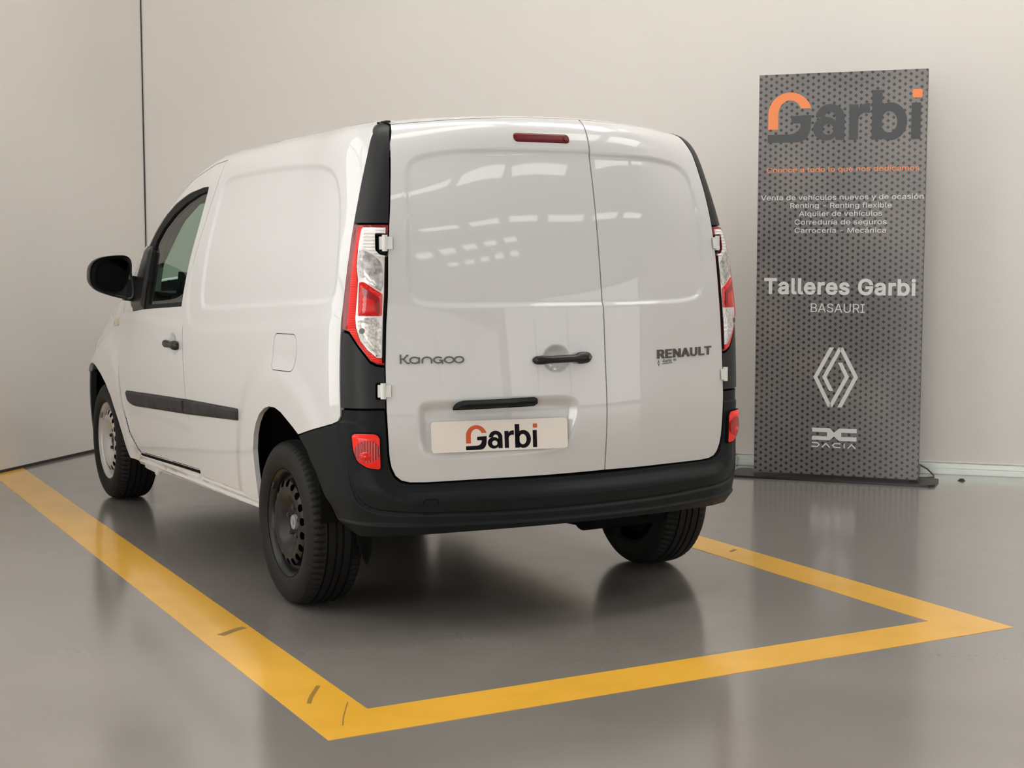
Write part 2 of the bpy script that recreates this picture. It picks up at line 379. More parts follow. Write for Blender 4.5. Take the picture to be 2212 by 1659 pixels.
# ---- letter shapes (advance, outlines in 1/1000 em)
GLYPH = {"-":[453,"337,244 337,188 114,188 114,244"],"A":[480,"16,0 201,509 276,509 463,0 395,0 344,142 135,142 85,0;155,199 324,199 287,302 264,372 239,452 213,371 191,302"],"B":[456,"60,0 60,509 241,509 289,504 329,491 359,469 381,442 394,410 398,374 395,344 387,320 373,301 356,286 336,275 315,267 315,262 339,257 363,245 385,227 402,203 414,173 418,136 413,100 400,67 377,39 344,18 301,4 247,0;125,57 245,57 296,63 330,80 349,105 355,137 352,161 342,184 327,203 306,218 279,228 248,231 125,231;125,285 238,285 265,288 288,296 308,309 323,326 333,348 336,372 330,403 313,429 283,446 240,452 125,452"],"C":[510,"267,-7 205,1 150,25 104,63 70,115 48,179 40,254 48,329 70,393 104,445 150,484 205,508 267,516 305,513 340,504 373,490 402,471 427,447 448,418 463,385 473,348 408,348 401,373 389,395 375,413 357,428 337,440 315,449 292,454 267,456 223,450 184,432 150,403 125,364 109,314 103,254 109,194 125,145 151,105 184,76 223,59 267,53 292,55 315,60 337,69 357,81 375,96 389,114 401,136 408,160 473,160 463,124 448,91 428,62 402,38 373,19 341,5 305,-4"],"E":[419,"60,0 60,509 372,509 372,452 125,452 125,286 355,286 355,229 125,229 125,57 375,57 375,0"],"G":[520,"269,-7 205,1 149,25 104,64 69,116 47,179 40,254 47,329 69,393 103,445 149,484 203,508 265,516 304,513 340,504 374,489 403,469 429,445 449,416 465,384 474,349 408,349 399,372 387,393 373,411 356,427 337,439 315,448 291,454 265,456 222,450 183,432 150,404 125,364 109,314 103,254 109,194 125,145 151,105 184,76 224,59 269,53 309,57 345,71 374,93 396,123 410,160 415,202 434,199 283,199 283,256 478,256 478,200 471,141 451,91 419,50 377,19 326,0"],"I":[300,"31,0 31,57 118,57 118,452 31,452 31,509 269,509 269,452 183,452 183,57 269,57 269,0"],"L":[393,"60,0 60,509 125,509 125,57 361,57 361,0"],"M":[628,"60,0 60,509 152,509 277,187 282,174 287,159 293,141 299,123 305,103 311,84 317,65 322,49 307,49 312,65 318,83 324,102 330,121 336,140 342,158 348,174 352,187 476,509 568,509 568,0 504,0 504,291 504,308 504,327 505,347 505,369 506,391 506,413 507,435 507,457 513,457 505,433 498,409 490,386 482,363 474,341 467,322 461,305 456,291 342,0 286,0 170,291 165,304 159,321 152,340 145,361 137,384 129,408 121,432 112,457 119,457 119,437 120,416 120,394 121,372 121,350 122,328 122,309 122,291 122,0"],"N":[523,"60,0 60,509 136,509 343,183 352,169 363,151 375,130 388,107 401,82 414,55 405,54 402,81 401,108 400,134 399,157 399,178 399,195 399,509 463,509 463,0 387,0 202,290 190,310 177,331 164,354 148,381 130,413 108,452 119,454 121,417 122,384 123,354 124,328 125,307 125,291 125,0"],"R":[449,"60,0 60,509 236,509 290,504 333,489 367,465 390,433 405,395 409,352 405,309 390,271 367,240 333,217 289,203 125,198 125,0;125,255 96,255 234,255 269,258 298,267 319,281 334,300 342,324 345,352 342,380 334,405 319,425 298,440 269,449 233,452 125,452;353,0 230,229 303,229 428,0"],"S":[447,"224,-9 172,-4 128,9 91,31 64,60 46,96 38,137 104,137 110,110 123,88 142,71 166,59 194,52 224,49 257,52 286,60 311,74 329,92 341,114 346,139 342,161 332,179 316,193 296,205 272,214 245,222 184,239 128,260 86,289 60,326 52,372 58,413 75,448 102,476 138,498 180,511 227,516 275,511 316,498 351,476 377,449 394,415 401,378 337,378 326,412 302,437 267,453 225,459 194,456 167,448 145,435 129,418 118,398 115,376 119,352 131,334 148,319 169,308 191,300 212,293 264,279 287,272 312,264 336,252 359,238 379,220 395,198 405,171 408,139 403,99 386,64 360,34 323,11 278,-4"],"T":[449,"32,452 32,509 417,509 417,452 257,452 257,0 193,0 193,452"],"U":[517,"259,-8 203,-2 154,15 114,43 85,80 66,124 60,173 60,509 124,509 124,178 128,144 141,113 160,87 187,68 220,56 259,52 298,56 331,68 357,87 377,113 389,144 393,178 393,509 457,509 457,173 451,124 433,80 403,43 363,15 315,-2"],"V":[480,"204,0 16,509 84,509 192,206 203,176 215,137 230,89 248,31 235,31 252,90 267,138 279,176 290,206 395,509 463,509 278,0"],"a":[389,"160,-9 126,-5 94,5 68,22 48,45 35,73 30,108 34,138 43,161 58,179 78,193 100,203 125,211 152,216 178,220 209,224 234,227 252,230 265,235 273,243 276,255 276,257 273,279 267,297 256,311 240,322 220,329 196,331 171,329 149,322 132,313 118,301 107,288 100,274 41,291 57,322 79,346 104,364 133,375 163,382 194,384 215,383 239,379 263,372 286,360 306,343 322,320 333,290 337,251 337,0 277,0 277,52 272,52 264,38 252,25 236,12 215,1 190,-6;170,45 202,49 228,59 248,74 263,93 272,115 276,138 276,190 270,186 259,182 246,179 231,176 216,173 200,171 186,169 175,168 154,164 134,159 117,150 103,139 95,124 92,105 94,87 102,72 114,61 130,52 149,47"],"b":[424,"229,-8 198,-5 172,4 153,17 138,31 127,46 118,59 112,59 112,0 53,0 53,509 114,509 114,319 118,319 127,331 137,346 152,360 171,373 197,381 229,384 274,378 313,361 345,332 370,293 385,245 390,189 385,133 370,84 346,45 313,16 274,-2;220,47 253,51 279,66 301,88 316,117 325,151 328,189 325,227 316,261 301,290 280,311 253,325 220,330 188,325 161,312 140,291 125,263 116,229 113,189 116,150 125,115 140,86 162,65 188,51"],"c":[396,"207,-8 159,-2 117,16 82,46 56,85 40,133 34,187 40,243 56,291 82,330 117,360 159,378 207,384 234,383 260,377 284,368 305,356 324,341 340,322 353,301 362,277 303,262 298,276 290,289 281,301 270,311 257,319 242,325 226,329 207,330 173,325 145,310 124,287 108,258 99,224 96,187 99,151 108,117 124,89 145,66 173,51 207,46 226,48 243,52 258,58 271,66 282,76 292,89 299,102 304,117 363,102 354,78 341,56 325,37 306,21 285,9 261,-1 235,-6"],"d":[424,"195,-8 151,-2 111,16 79,45 55,84 39,133 34,189 39,245 55,293 79,332 112,361 151,378 196,384 228,381 253,373 272,360 287,346 298,331 306,319 311,319 311,509 372,509 372,0 313,0 313,59 307,59 298,46 287,31 272,17 252,4 227,-5;205,47 236,51 263,65 284,86 299,115 309,150 312,189 309,229 300,263 284,291 263,312 237,325 205,330 172,325 145,311 124,290 108,261 99,227 96,189 99,151 109,117 124,88 145,66 172,51"],"e":[404,"212,-8 161,-2 117,16 82,46 56,85 40,132 34,187 39,242 55,290 81,329 115,359 157,378 205,384 236,382 266,374 294,361 319,341 341,315 357,282 368,242 371,194 371,169 97,169 100,139 110,106 128,80 151,61 179,50 212,46 234,48 254,53 271,61 285,73 297,88 306,105 365,91 353,63 335,39 311,19 283,4 249,-5;309,221 307,237 298,269 283,294 263,314 237,326 205,330 173,326 146,313 125,294 109,270 99,241 97,221"],"f":[254,"228,379 228,327 6,327 6,379;81,0 81,432 84,461 96,486 113,505 135,519 161,527 187,530 207,529 222,527 234,524 243,521 227,468 222,470 215,472 206,473 195,474 171,470 154,460 145,443 142,419 142,0"],"g":[425,"207,-151 168,-148 134,-140 105,-127 82,-110 64,-91 51,-69 101,-41 110,-53 122,-66 136,-78 154,-88 178,-95 207,-97 249,-92 282,-75 304,-47 311,-6 311,68 306,68 298,56 287,41 272,28 252,16 227,8 195,5 152,10 113,27 80,53 55,90 39,136 34,191 39,246 55,293 80,332 112,361 152,378 196,384 228,382 253,373 273,360 288,346 299,331 308,319 313,319 313,379 372,379 372,-9 367,-54 350,-90 324,-117 291,-136 251,-147;205,59 237,63 264,75 285,95 300,121 309,154 312,193 309,231 300,264 285,291 264,312 237,325 205,330 172,325 145,312 124,290 109,262 99,229 96,193 99,155 109,123 124,96 145,76 172,63"],"h":[410,"114,227 114,0 53,0 53,509 114,509 114,287 102,287 124,332 152,362 187,379 227,384 264,380 295,369 321,349 341,321 353,285 357,240 357,0 296,0 296,235 290,275 273,304 246,323 210,329 184,326 161,317 141,303 126,283 117,257"],"i":[167,"53,0 53,379 114,379 114,0;84,443 67,446 54,455 44,468 41,483 44,499 54,512 67,521 84,524 100,521 114,512 123,499 126,483 123,468 114,455 100,446"],"l":[189,"139,-2 101,3 74,20 58,47 53,84 53,509 114,509 114,99 115,77 120,62 130,54 146,52 154,52 160,53 165,53 170,54 181,3 172,1 162,-1 151,-2"],"m":[610,"53,0 53,379 112,379 112,295 108,295 118,323 132,346 151,363 172,376 195,384 219,386 257,380 287,361 309,331 321,295 312,295 322,321 337,343 357,361 381,375 407,383 437,386 468,383 497,372 522,354 541,328 553,296 557,255 557,0 496,0 496,254 490,289 473,313 447,326 419,330 395,328 374,320 358,307 345,290 338,270 335,247 335,0 274,0 274,260 269,288 253,311 229,326 199,330 178,328 158,320 140,307 126,289 117,266 114,238 114,0"],"n":[410,"114,227 114,0 53,0 53,379 112,379 112,287 102,287 124,332 152,362 187,379 227,384 264,380 295,369 321,349 341,321 353,285 357,240 357,0 296,0 296,235 290,275 273,304 246,323 210,329 184,326 161,317 141,303 126,283 117,257"],"o":[415,"207,-8 159,-2 117,16 82,46 56,85 40,133 34,187 40,243 56,291 82,330 117,360 159,378 207,384 256,378 299,360 333,330 359,291 376,243 381,187 376,133 359,85 333,46 299,16 256,-2;207,46 242,51 270,66 292,89 307,117 316,151 319,187 316,224 307,258 292,287 270,310 242,325 207,330 173,325 145,310 124,287 108,258 99,224 96,187 99,151 108,117 124,89 145,66 173,51"],"q":[424,"372,-143 311,-143 311,59 306,59 298,46 287,31 272,17 252,4 227,-5 195,-8 151,-2 111,16 79,45 55,84 39,133 34,189 39,245 55,293 79,332 112,361 151,378 196,384 228,381 253,373 272,360 287,346 298,331 307,319 313,319 313,379 372,379;205,47 236,51 263,65 284,86 299,115 309,150 312,189 309,229 300,263 284,291 263,312 237,325 205,330 172,325 145,311 124,290 108,261 99,227 96,189 99,151 109,117 124,88 145,66 172,51"],"r":[259,"53,0 53,379 112,379 112,321 115,321 130,347 152,367 181,380 213,385 221,385 229,384 237,384 243,384 243,322 239,323 230,324 219,325 207,326 182,323 159,315 140,301 126,284 117,262 114,237 114,0"],"s":[365,"182,-8 145,-5 112,3 84,18 62,38 45,63 36,94 94,107 105,79 124,60 150,49 181,45 217,50 244,62 262,81 268,103 265,121 254,136 237,147 212,155 149,170 104,186 72,208 53,237 47,274 51,305 65,332 87,354 115,370 149,381 187,384 223,381 254,372 279,358 299,339 314,316 324,290 268,277 258,298 243,316 219,328 187,333 156,329 131,317 114,299 109,277 112,258 124,243 144,232 172,223 229,209 275,194 306,171 325,142 331,107 326,75 312,47 290,24 260,6 223,-5"],"t":[227,"204,379 204,327 6,327 6,379;65,471 126,471 126,98 128,76 136,61 150,53 170,50 177,50 185,51 194,52 202,54 213,2 203,-1 192,-3 180,-4 168,-4 125,2 92,21 72,52 65,93"],"u":[410,"182,-5 146,-1 115,11 89,31 69,59 57,95 53,139 53,379 114,379 114,144 119,105 137,75 164,56 200,50 226,53 249,62 268,77 283,97 293,122 296,153 296,379 357,379 357,0 298,0 298,92 307,92 286,47 257,17 222,0"],"v":[389,"163,0 17,379 84,379 165,155 177,121 187,87 196,53 206,21 184,21 194,53 203,87 213,121 224,155 305,379 371,379 226,0"],"x":[379,"21,0 171,218 171,171 29,379 100,379 147,306 164,279 179,253 193,229 207,206 175,206 190,229 202,253 216,279 233,306 282,379 352,379 209,169 209,214 358,0 287,0 231,85 214,112 200,136 187,159 173,182 205,182 191,159 178,136 165,112 148,85 91,0"],"y":[389,"47,-139 61,-86 71,-87 88,-90 104,-89 118,-84 130,-74 141,-58 151,-36 163,-1 17,379 84,379 165,155 177,121 187,87 196,53 206,21 184,21 193,53 202,87 212,121 224,155 305,379 371,379 204,-58 191,-85 177,-107 159,-124 139,-136 117,-143 91,-145 77,-145 65,-143 54,-141"],"á":[389,"160,-9 126,-5 94,5 68,22 48,45 35,73 30,108 34,138 43,161 58,179 78,193 100,203 125,211 152,216 178,220 209,224 234,227 252,230 265,235 273,243 276,255 276,257 273,279 267,297 256,311 240,322 220,329 196,331 171,329 149,322 132,313 118,301 107,288 100,274 41,291 57,322 79,346 104,364 133,375 163,382 194,384 215,383 239,379 263,372 286,360 306,343 322,320 333,290 337,251 337,0 277,0 277,52 272,52 264,38 252,25 236,12 215,1 190,-6;170,45 202,49 228,59 248,74 263,93 272,115 276,138 276,190 270,186 259,182 246,179 231,176 216,173 200,171 186,169 175,168 154,164 134,159 117,150 103,139 95,124 92,105 94,87 102,72 114,61 130,52 149,47;162,429 210,529 278,529 212,429"],"í":[167,"53,0 53,379 114,379 114,0;57,429 104,529 173,529 107,429"],"ó":[415,"207,-8 159,-2 117,16 82,46 56,85 40,133 34,187 40,243 56,291 82,330 117,360 159,378 207,384 256,378 299,360 333,330 359,291 376,243 381,187 376,133 359,85 333,46 299,16 256,-2;207,46 242,51 270,66 292,89 307,117 316,151 319,187 316,224 307,258 292,287 270,310 242,325 207,330 173,325 145,310 124,287 108,258 99,224 96,187 99,151 108,117 124,89 145,66 173,51;181,429 228,529 297,529 231,429"]," ":[188,""]}
# ---------------------------------------------------------------- patches of the body surface
def _fin(P, sgn=None):
    return P, grad(P)
def m_side(sg):
    def f(Q):
        n = len(Q); P = np.stack([np.full(n, sg * .99), Q[:, 0], Q[:, 1]], 1)
        return _fin(solve(P, np.tile([-sg, 0, 0], (n, 1)).astype(float), .11))
    return f
def m_rear(Q):
    n = len(Q); P = np.stack([Q[:, 0], np.full(n, -.95), Q[:, 1]], 1)
    return _fin(solve(P, np.tile([0, 1., 0], (n, 1)), .27))
def m_roof(Q):
    n = len(Q); P = np.stack([Q[:, 0], Q[:, 1], np.full(n, 1.95)], 1)
    return _fin(solve(P, np.tile([0, 0, -1.], (n, 1)), .13, it=18))
KC = .30 * math.pi / 180
def m_cor(sg):
    def f(Q):
        n = len(Q); a = Q[:, 0] / KC * math.pi / 180; P = np.stack([np.full(n, sg * .55), np.full(n, -.25), Q[:, 1]], 1)
        return _fin(solve(P, np.stack([sg * np.sin(a), -np.cos(a), np.zeros(n)], 1), .36))
    return f
KS = .9
def m_star(Q):
    n = len(Q); a = Q[:, 0] / KS; P = np.stack([np.zeros(n), np.full(n, .3), Q[:, 1]], 1)
    return _fin(solve(P, np.stack([np.sin(a), -np.cos(a), np.zeros(n)], 1), 1.0))
def m_front(Q):
    n = len(Q); a = Q[:, 0] / KS; P = np.stack([np.zeros(n), np.full(n, 2.3), Q[:, 1]], 1)
    return _fin(solve(P, np.stack([np.sin(a), np.cos(a), np.zeros(n)], 1), 1.2))
def to_cor(P): return np.stack([np.degrees(np.arctan2(np.abs(P[:, 0]) - .55, -(P[:, 1] + .25))) * KC, P[:, 2]], 1)
def to_star(P): return np.stack([np.arctan2(P[:, 0], -(P[:, 1] - .3)) * KS, P[:, 2]], 1)
def A(*p): return np.array(p, float)
def side_cor(L): return to_cor(m_side(-1)(A(*L))[0])
def rear_cor(L): return to_cor(m_rear(A(*L))[0])
def C(L): L = A(*L); L[:, 0] *= KC; return L
def mir(L): L = np.array(L, float); L[:, 0] *= -1; return L[::-1]

def patch(name, mp, outer, holes=(), step=.02, disp=None, feats=(), featw=.03, fstep=.007, thick=.014, m=None, parent=None, label=None, off=0., gap=.0, bstep=None):
    outer = np.asarray(outer, float)
    if gap: outer = inset(outer, gap)
    bs = bstep or min(step, .016)
    outer = dens(outer, bs); holes = [dens(h, bs) for h in holes]
    lo, hi = outer.min(0), outer.max(0)
    def grid(s):
        gx = np.arange(lo[0] + s * .5, hi[0], s); gy = np.arange(lo[1] + s * .5, hi[1], s * .87)
        X, Y = np.meshgrid(gx, gy); X = X + (np.arange(len(gy)) % 2)[:, None] * s * .5
        return np.stack([X.ravel(), Y.ravel()], 1)
    def clear(P, d):
        k = inside(P, outer)
        P = P[k]; k = pdist(P, outer) > d
        for h in holes: k &= ~inside(P, h) & (pdist(P, h) > d)
        return P[k]
    G = clear(grid(step), step * .4)
    if feats:
        near = np.zeros(len(G), bool); Ff = grid(fstep); nf = np.zeros(len(Ff), bool)
        for ft in feats:
            closed = True
            if isinstance(ft, tuple): ft, closed = ft
            near |= pdist(G, ft, closed) < featw; nf |= pdist(Ff, ft, closed) < featw
        G = np.vstack([G[~near], clear(Ff[nf], fstep * .5)])
    P2, T = triangulate(outer, holes, G)
    def full(Q):
        P, n = mp(Q); d = off + (disp(Q) if disp else 0.)
        return P + n * (d[:, None] if np.ndim(d) else d), n
    P3, nb = full(P2)
    if disp:
        h = .0016
        a = full(P2 + [h, 0])[0] - full(P2 - [h, 0])[0]; b = full(P2 + [0, h])[0] - full(P2 - [0, h])[0]
        nn = np.cross(a, b); nn /= np.linalg.norm(nn, axis=1, keepdims=True) + 1e-12
        nn *= np.sign((nn * nb).sum(1, keepdims=True))
    else: nn = nb
    t = P3[T]; fl = (np.cross(t[:, 1] - t[:, 0], t[:, 2] - t[:, 0]) * nb[T[:, 0]]).sum(1).sum() < 0
    if fl: T = T[:, ::-1]
    V = [P3]; Fc = T.tolist(); LN = nn[T.ravel()]
    if thick:
        be = bedges(T); n0 = len(P3); ids = np.unique(be); mpi = {int(v): i for i, v in enumerate(ids)}
        V.append(P3[ids]); V.append(P3[ids] - nb[ids] * thick); k = len(ids); qn = []
        for a, b in be:
            ia, ib = mpi[int(a)], mpi[int(b)]
            Fc.append([n0 + ib, n0 + ia, n0 + k + ia, n0 + k + ib])
            e = P3[a] - P3[b]; q = np.cross(e, -nb[a]); q /= np.linalg.norm(q) + 1e-12; qn += [q] * 4
        LN = np.vstack([LN, np.array(qn)]) if qn else LN
    me = pydata(name, np.vstack(V), Fc)
    me.shade_smooth(); me.normals_split_custom_set(LN.tolist())
    return link(name, me, m, parent, label)
def wrap_mesh(name, P2, T, bd, mp, h, m, parent, label=None, off=0.):
    """flat shape laid onto a surface and raised by h"""
    P, n = mp(P2); k = len(P); t = P[T]
    if (np.cross(t[:, 1] - t[:, 0], t[:, 2] - t[:, 0]) * n[T[:, 0]]).sum() < 0: T = T[:, ::-1]
    V = np.vstack([P + n * (h + off), P + n * off]); Fc = T.tolist()
    for a, b in bedges(T): Fc.append([b, a, a + k, b + k])
    return link(name, pydata(name, V, Fc), m, parent, label)
def wrap_poly(name, outer, holes, mp, h, m, parent, label=None, off=0., step=.02):
    outer = dens(outer, step); P, T = triangulate(outer, [dens(q, step) for q in holes])
    return wrap_mesh(name, P, T, None, mp, h, m, parent, label, off)

def lift(mpf, disp):
    def f(Q):
        P, n = mpf(Q); return P + n * disp(Q)[:, None], n
    return f
# ---- lettering
def text2d(s, width=None, height=None, bold=0., space=1.):
    """triangles of a line of text, left baseline at 0,0, scaled to width / cap height; one list entry per letter"""
    x = 0; parts = []
    for ch in s:
        adv, d = GLYPH[ch]
        loops = [A(*[tuple(map(float, q.split(','))) for q in l.split()]) for l in d.split(';')] if d else []
        hol = [any(k != i and inside(dens(l, 12), m_).all() for k, m_ in enumerate(loops)) for i, l in enumerate(loops)]
        outs = [inset(l, -bold) if bold else l for l, h in zip(loops, hol) if not h]; hs = [inset(l, bold) if bold else l for l, h in zip(loops, hol) if h]
        V = []; T = []
        for o in outs:
            P, t = triangulate_nz(o * .001, [h * .001 for h in hs]); T.append(t + sum(map(len, V))); V.append(P)
        if V: parts.append((np.vstack(V) + [x * .001, 0], np.vstack(T)))
        x += adv * space + bold * 1.2
    x0 = min(p[0][:, 0].min() for p in parts); x1 = max(p[0][:, 0].max() for p in parts)
    sx = width / (x1 - x0) if width else 1
    sy = height / ((509 + 2 * bold) * .001) if height else sx
    return [((P - [x0, -bold * .001]) * [sx, sy], T) for P, T in parts]
def text_join(parts):
    V = []; T = []; k = 0
    for P, t in parts: V.append(P); T.append(t + k); k += len(P)
    return np.vstack(V), np.vstack(T)
def ribbon2d(lines, w):
    """strokes of constant width, joined; list of polylines (closed if first==last)"""
    V = []; T = []
    for L in lines:
        L = np.asarray(L, float); closed = np.allclose(L[0], L[-1]); Q = L[:-1] if closed else L
        n = len(Q); o = []
        for i in range(n):
            a = Q[i - 1] if (i > 0 or closed) else None; b = Q[(i + 1) % n] if (i < n - 1 or closed) else None
            d0 = (Q[i] - a) / np.linalg.norm(Q[i] - a) if a is not None else None; d1 = (b - Q[i]) / np.linalg.norm(b - Q[i]) if b is not None else None
            if d0 is None: d0 = d1
            if d1 is None: d1 = d0
            nrm = np.array([-(d0 + d1)[1], (d0 + d1)[0]]); nrm /= np.linalg.norm(nrm); c = max(.4, nrm @ np.array([-d0[1], d0[0]]))
            o.append(nrm / c * w / 2)
        b0 = len(V)
        for q, k in zip(Q, o): V += [q + k, q - k]
        for i in range(n if closed else n - 1):
            j = (i + 1) % n; T += [(b0 + 2 * i, b0 + 2 * i + 1, b0 + 2 * j + 1), (b0 + 2 * i, b0 + 2 * j + 1, b0 + 2 * j)]
    return np.array(V), np.array(T)
def ell(cx, cy, rx, ry, a0=0, a1=360, n=24):
    t = np.radians(np.linspace(a0, a1, n + 1)); return np.stack([cx + rx * np.cos(t), cy + ry * np.sin(t)], 1)
def logo_shapes():
    """the shop's word mark in a box 0..1 wide: (colour, outer, holes)"""
    def px(L): L = np.asarray(L, float); return np.stack([(L[:, 0] - 290) / 1680., (872 - .0149 * (L[:, 0] - 290) - L[:, 1]) / 1680.], 1)
    S = []
    up = ell(540, 570, 243, 238, 180, 15, 22); lo = ell(540, 570, 131, 152, 24, 180, 22)
    up[:, 1] = 1140 - up[:, 1]; lo[:, 1] = 1140 - lo[:, 1]
    S.append(('o', px(np.vstack([[(297, 738)], up, lo, [(408, 738)]])), []))
    c1 = [(772 - 0 * t, 700) for t in (0,)]
    q = lambda a, b, c, n=8: [tuple(np.array(a) * (1 - t) ** 2 + 2 * t * (1 - t) * np.array(b) + t * t * np.array(c)) for t in np.linspace(0, 1, n)]
    S.append(('k', px([(555, 592), (778, 580)] + q((774, 700), (760, 880), (610, 882)) + [(292, 885), (292, 797), (535, 791)] + q((550, 790), (655, 780), (662, 672)) + [(555, 672)]), []))
    # a
    ao = ell(940, 735, 142, 130, 0, 360, 28)[:-1]; ah = ell(962, 742, 62, 58, 0, 360, 20)[:-1]
    S.append(('k', px(ao), [px(ah)]))
    a_up = ell(985, 612, 158, 147, 180, 360, 20); a_in = ell(985, 612, 60, 60, 360, 180, 16)
    S.append(('k', px(np.vstack([a_up, [(1143, 858), (1045, 858), (1045, 690)], a_in])), []))
    S.append(('k', px([(1192, 475), (1290, 475), (1290, 858), (1192, 858)]), []))
    S.append(('k', px([(1280, 560)] + q((1300, 500), (1340, 462), (1415, 463)) + [(1415, 568)] + q((1360, 565), (1292, 575), (1288, 660))), []))
    S.append(('k', px([(1438, 325), (1546, 325), (1546, 858), (1438, 858)]), []))
    S.append(('k', px(ell(1632, 663, 180, 203, 0, 360, 36)[:-1]), [px(ell(1622, 668, 86, 116, 0, 360, 28)[:-1])]))
    S.append(('k', px([(1857, 468), (1955, 468), (1955, 855), (1857, 855)]), []))
    S.append(('o', px(roundpoly([(1865, 322), (1970, 322), (1970, 415), (1865, 415)], 22)), []))
    return S

def loft(sections):
    V = []; Fc = []; n = len(sections[0])
    for s in sections: V += s
    for i in range(len(sections) - 1):
        for k in range(n): Fc.append((i * n + k, i * n + (k + 1) % n, (i + 1) * n + (k + 1) % n, (i + 1) * n + k))
    Fc += [tuple(range(n))[::-1], tuple(range((len(sections) - 1) * n, len(sections) * n))]
    return V, Fc

# ================================================================ THE VAN
van = bpy.data.objects.new('delivery_van', None); COL.objects.link(van)
tag(van, 'white panel van with dark grey bumper parked inside the yellow bay, seen from behind', 'van')
WR, WF, WRAD = .035, 2.772, .311        # rear and front axle, tyre radius

# outlines of the left flank (y, z)
DOOR_REAR = [(1.104, .363), (1.189, .532), (1.233, .671), (1.240, .826), (1.248, .981), (1.243, 1.05), (1.214, 1.16), (1.178, 1.28), (1.112, 1.50), (1.060, 1.62), (1.024, 1.716)]
DOOR_TOP = [(1.168, 1.706), (1.318, 1.68), (1.493, 1.65), (1.65, 1.597), (1.80, 1.535), (1.97, 1.45), (2.12, 1.35), (2.27, 1.225), (2.38, 1.11), (2.45, 1.015)]
DOOR_FRONT = [(2.476, .945), (2.456, .851), (2.395, .737), (2.354, .63), (2.316, .506), (2.249, .409), (2.135, .34), (2.076, .324)]
DOOR_BOT = [(1.564, .345)]
Q_REAR = [(-.351, 1.779), (-.388, 1.74), (-.410, 1.662), (-.421, 1.565), (-.439, 1.428), (-.454, 1.322), (-.460, 1.212), (-.463, 1.116), (-.466, 1.046), (-.471, .793)]
Q_LOW = [(-.470, .765), (-.457, .746), (-.429, .735), (-.179, .673)]
ARCH_R = [(-.128, .696), (-.074, .717), (-.017, .738), (.042, .749), (.105, .748), (.162, .735), (.223, .707), (.272, .665), (.306, .616), (.327, .556), (.322, .477), (.312, .398), (.312, .366)]
ARCH_F = [(3.0, .711), (2.92, .713), (2.849, .703), (2.722, .673), (2.611, .631), (2.518, .574), (2.453, .516), (2.392, .459), (2.34, .396), (2.298, .332), (2.253, .284), (2.14, .283)]
RECESS = chaikin([(.92, 1.632), (.59, 1.644), (.244, 1.647), (.0, 1.642), (-.19, 1.630), (-.27, 1.60), (-.324, 1.521), (-.366, 1.418), (-.401, 1.291), (-.412, 1.175), (-.346, 1.158), (.208, 1.129), (.93, 1.084), (1.005, 1.10), (1.012, 1.244), (1.015, 1.381), (1.006, 1.52), (.99, 1.60)], 2)
CONTOUR = chaikin([(1.20, 1.30), (1.193, 1.15), (1.180, 1.05), (1.135, 1.012), (1.042, .999), (.723, 1.012), (.031, 1.052), (-.46, 1.116)], 2, closed=False)
CONT_POLY = np.vstack([CONTOUR, [(-.6, 1.12), (-.6, .2), (1.5, .2), (1.5, 1.30)]])
FLAP = roundpoly([(.066, 1.026), (-.150, 1.033), (-.166, .968), (-.128, .893), (.082, .887), (.076, .958)], [.03, .03, .08, .03, .03, .05])
def ztop(y, x=.62): return m_roof(np.stack([np.full(len(y), x), y], 1))[0][:, 2]

def flank_disp(Q):
    d = -.0075 * sst(sdf(Q, RECESS) / .026 + .5)
    d = d + .0035 * sst(sdf(Q, CONT_POLY) / .05 + .5) * sst((Q[:, 1] - .55) / .3)
    r = np.hypot(Q[:, 0] - .05, Q[:, 1] - .42) - .335
    d = d + .010 * (1 - sst((r - .10) / .11))
    return d
def door_disp(Q):
    y, z = Q[:, 0], Q[:, 1]
    d = .005 * sst((1.0 - z) / .05 + .5) * sst((z - .55) / .3)
    d = d - .004 * sst((.545 - .018 * (y - 1.2) - z) / .05 + .5)          # shallow step low on the door
    d = d - .014 * sst(1 - ((y - 1.41) / .075) ** 2 - ((z - .905) / .058) ** 2)
    return d
def wing_disp(Q):
    y, z = Q[:, 0], Q[:, 1]
    r = np.hypot(y - 2.75, z - .33) - .37
    return .010 * (1 - sst((r - .10) / .10))

ys = np.linspace(2.46, -.351, 60); zt = ztop(ys); zt[-1] = 1.779
FLANK = np.vstack([DOOR_REAR, DOOR_TOP, np.stack([ys, zt], 1), Q_REAR[1:], Q_LOW, ARCH_R, [(1.10, .349)]])
yf = np.linspace(2.47, 3.25, 20); zf = ztop(yf)
WING = np.vstack([A(*DOOR_FRONT)[::-1] + [.004, 0], [(2.462, 1.02)], np.stack([yf, zf], 1), [(3.25, .66), (3.13, .655), (3.07, .69)], ARCH_F])
DOOR = np.vstack([DOOR_REAR, DOOR_TOP, DOOR_FRONT, DOOR_BOT])
WIN = roundpoly([(1.183, 1.606), (1.226, 1.36), (1.292, 1.080), (1.994, 1.040), (2.235, 1.020), (2.257, 1.071), (2.165, 1.177), (2.090, 1.337), (2.004, 1.415), (1.890, 1.481), (1.701, 1.543), (1.480, 1.586), (1.26, 1.606)], [.012, 0, .004, 0, .02, .02, .03, .03, .03, .05, .05, .05, .03])
GLASS = A((1.194, 1.589), (1.236, 1.36), (1.296, 1.100), (1.907, 1.066), (1.933, 1.18), (1.952, 1.33), (1.932, 1.370), (1.845, 1.430), (1.690, 1.494), (1.510, 1.544), (1.330, 1.577))
SAIL = A((2.205, 1.026), (2.250, 1.066), (2.160, 1.179), (2.094, 1.344), (1.965, 1.345), (1.945, 1.32), (1.925, 1.18), (1.960, 1.043))
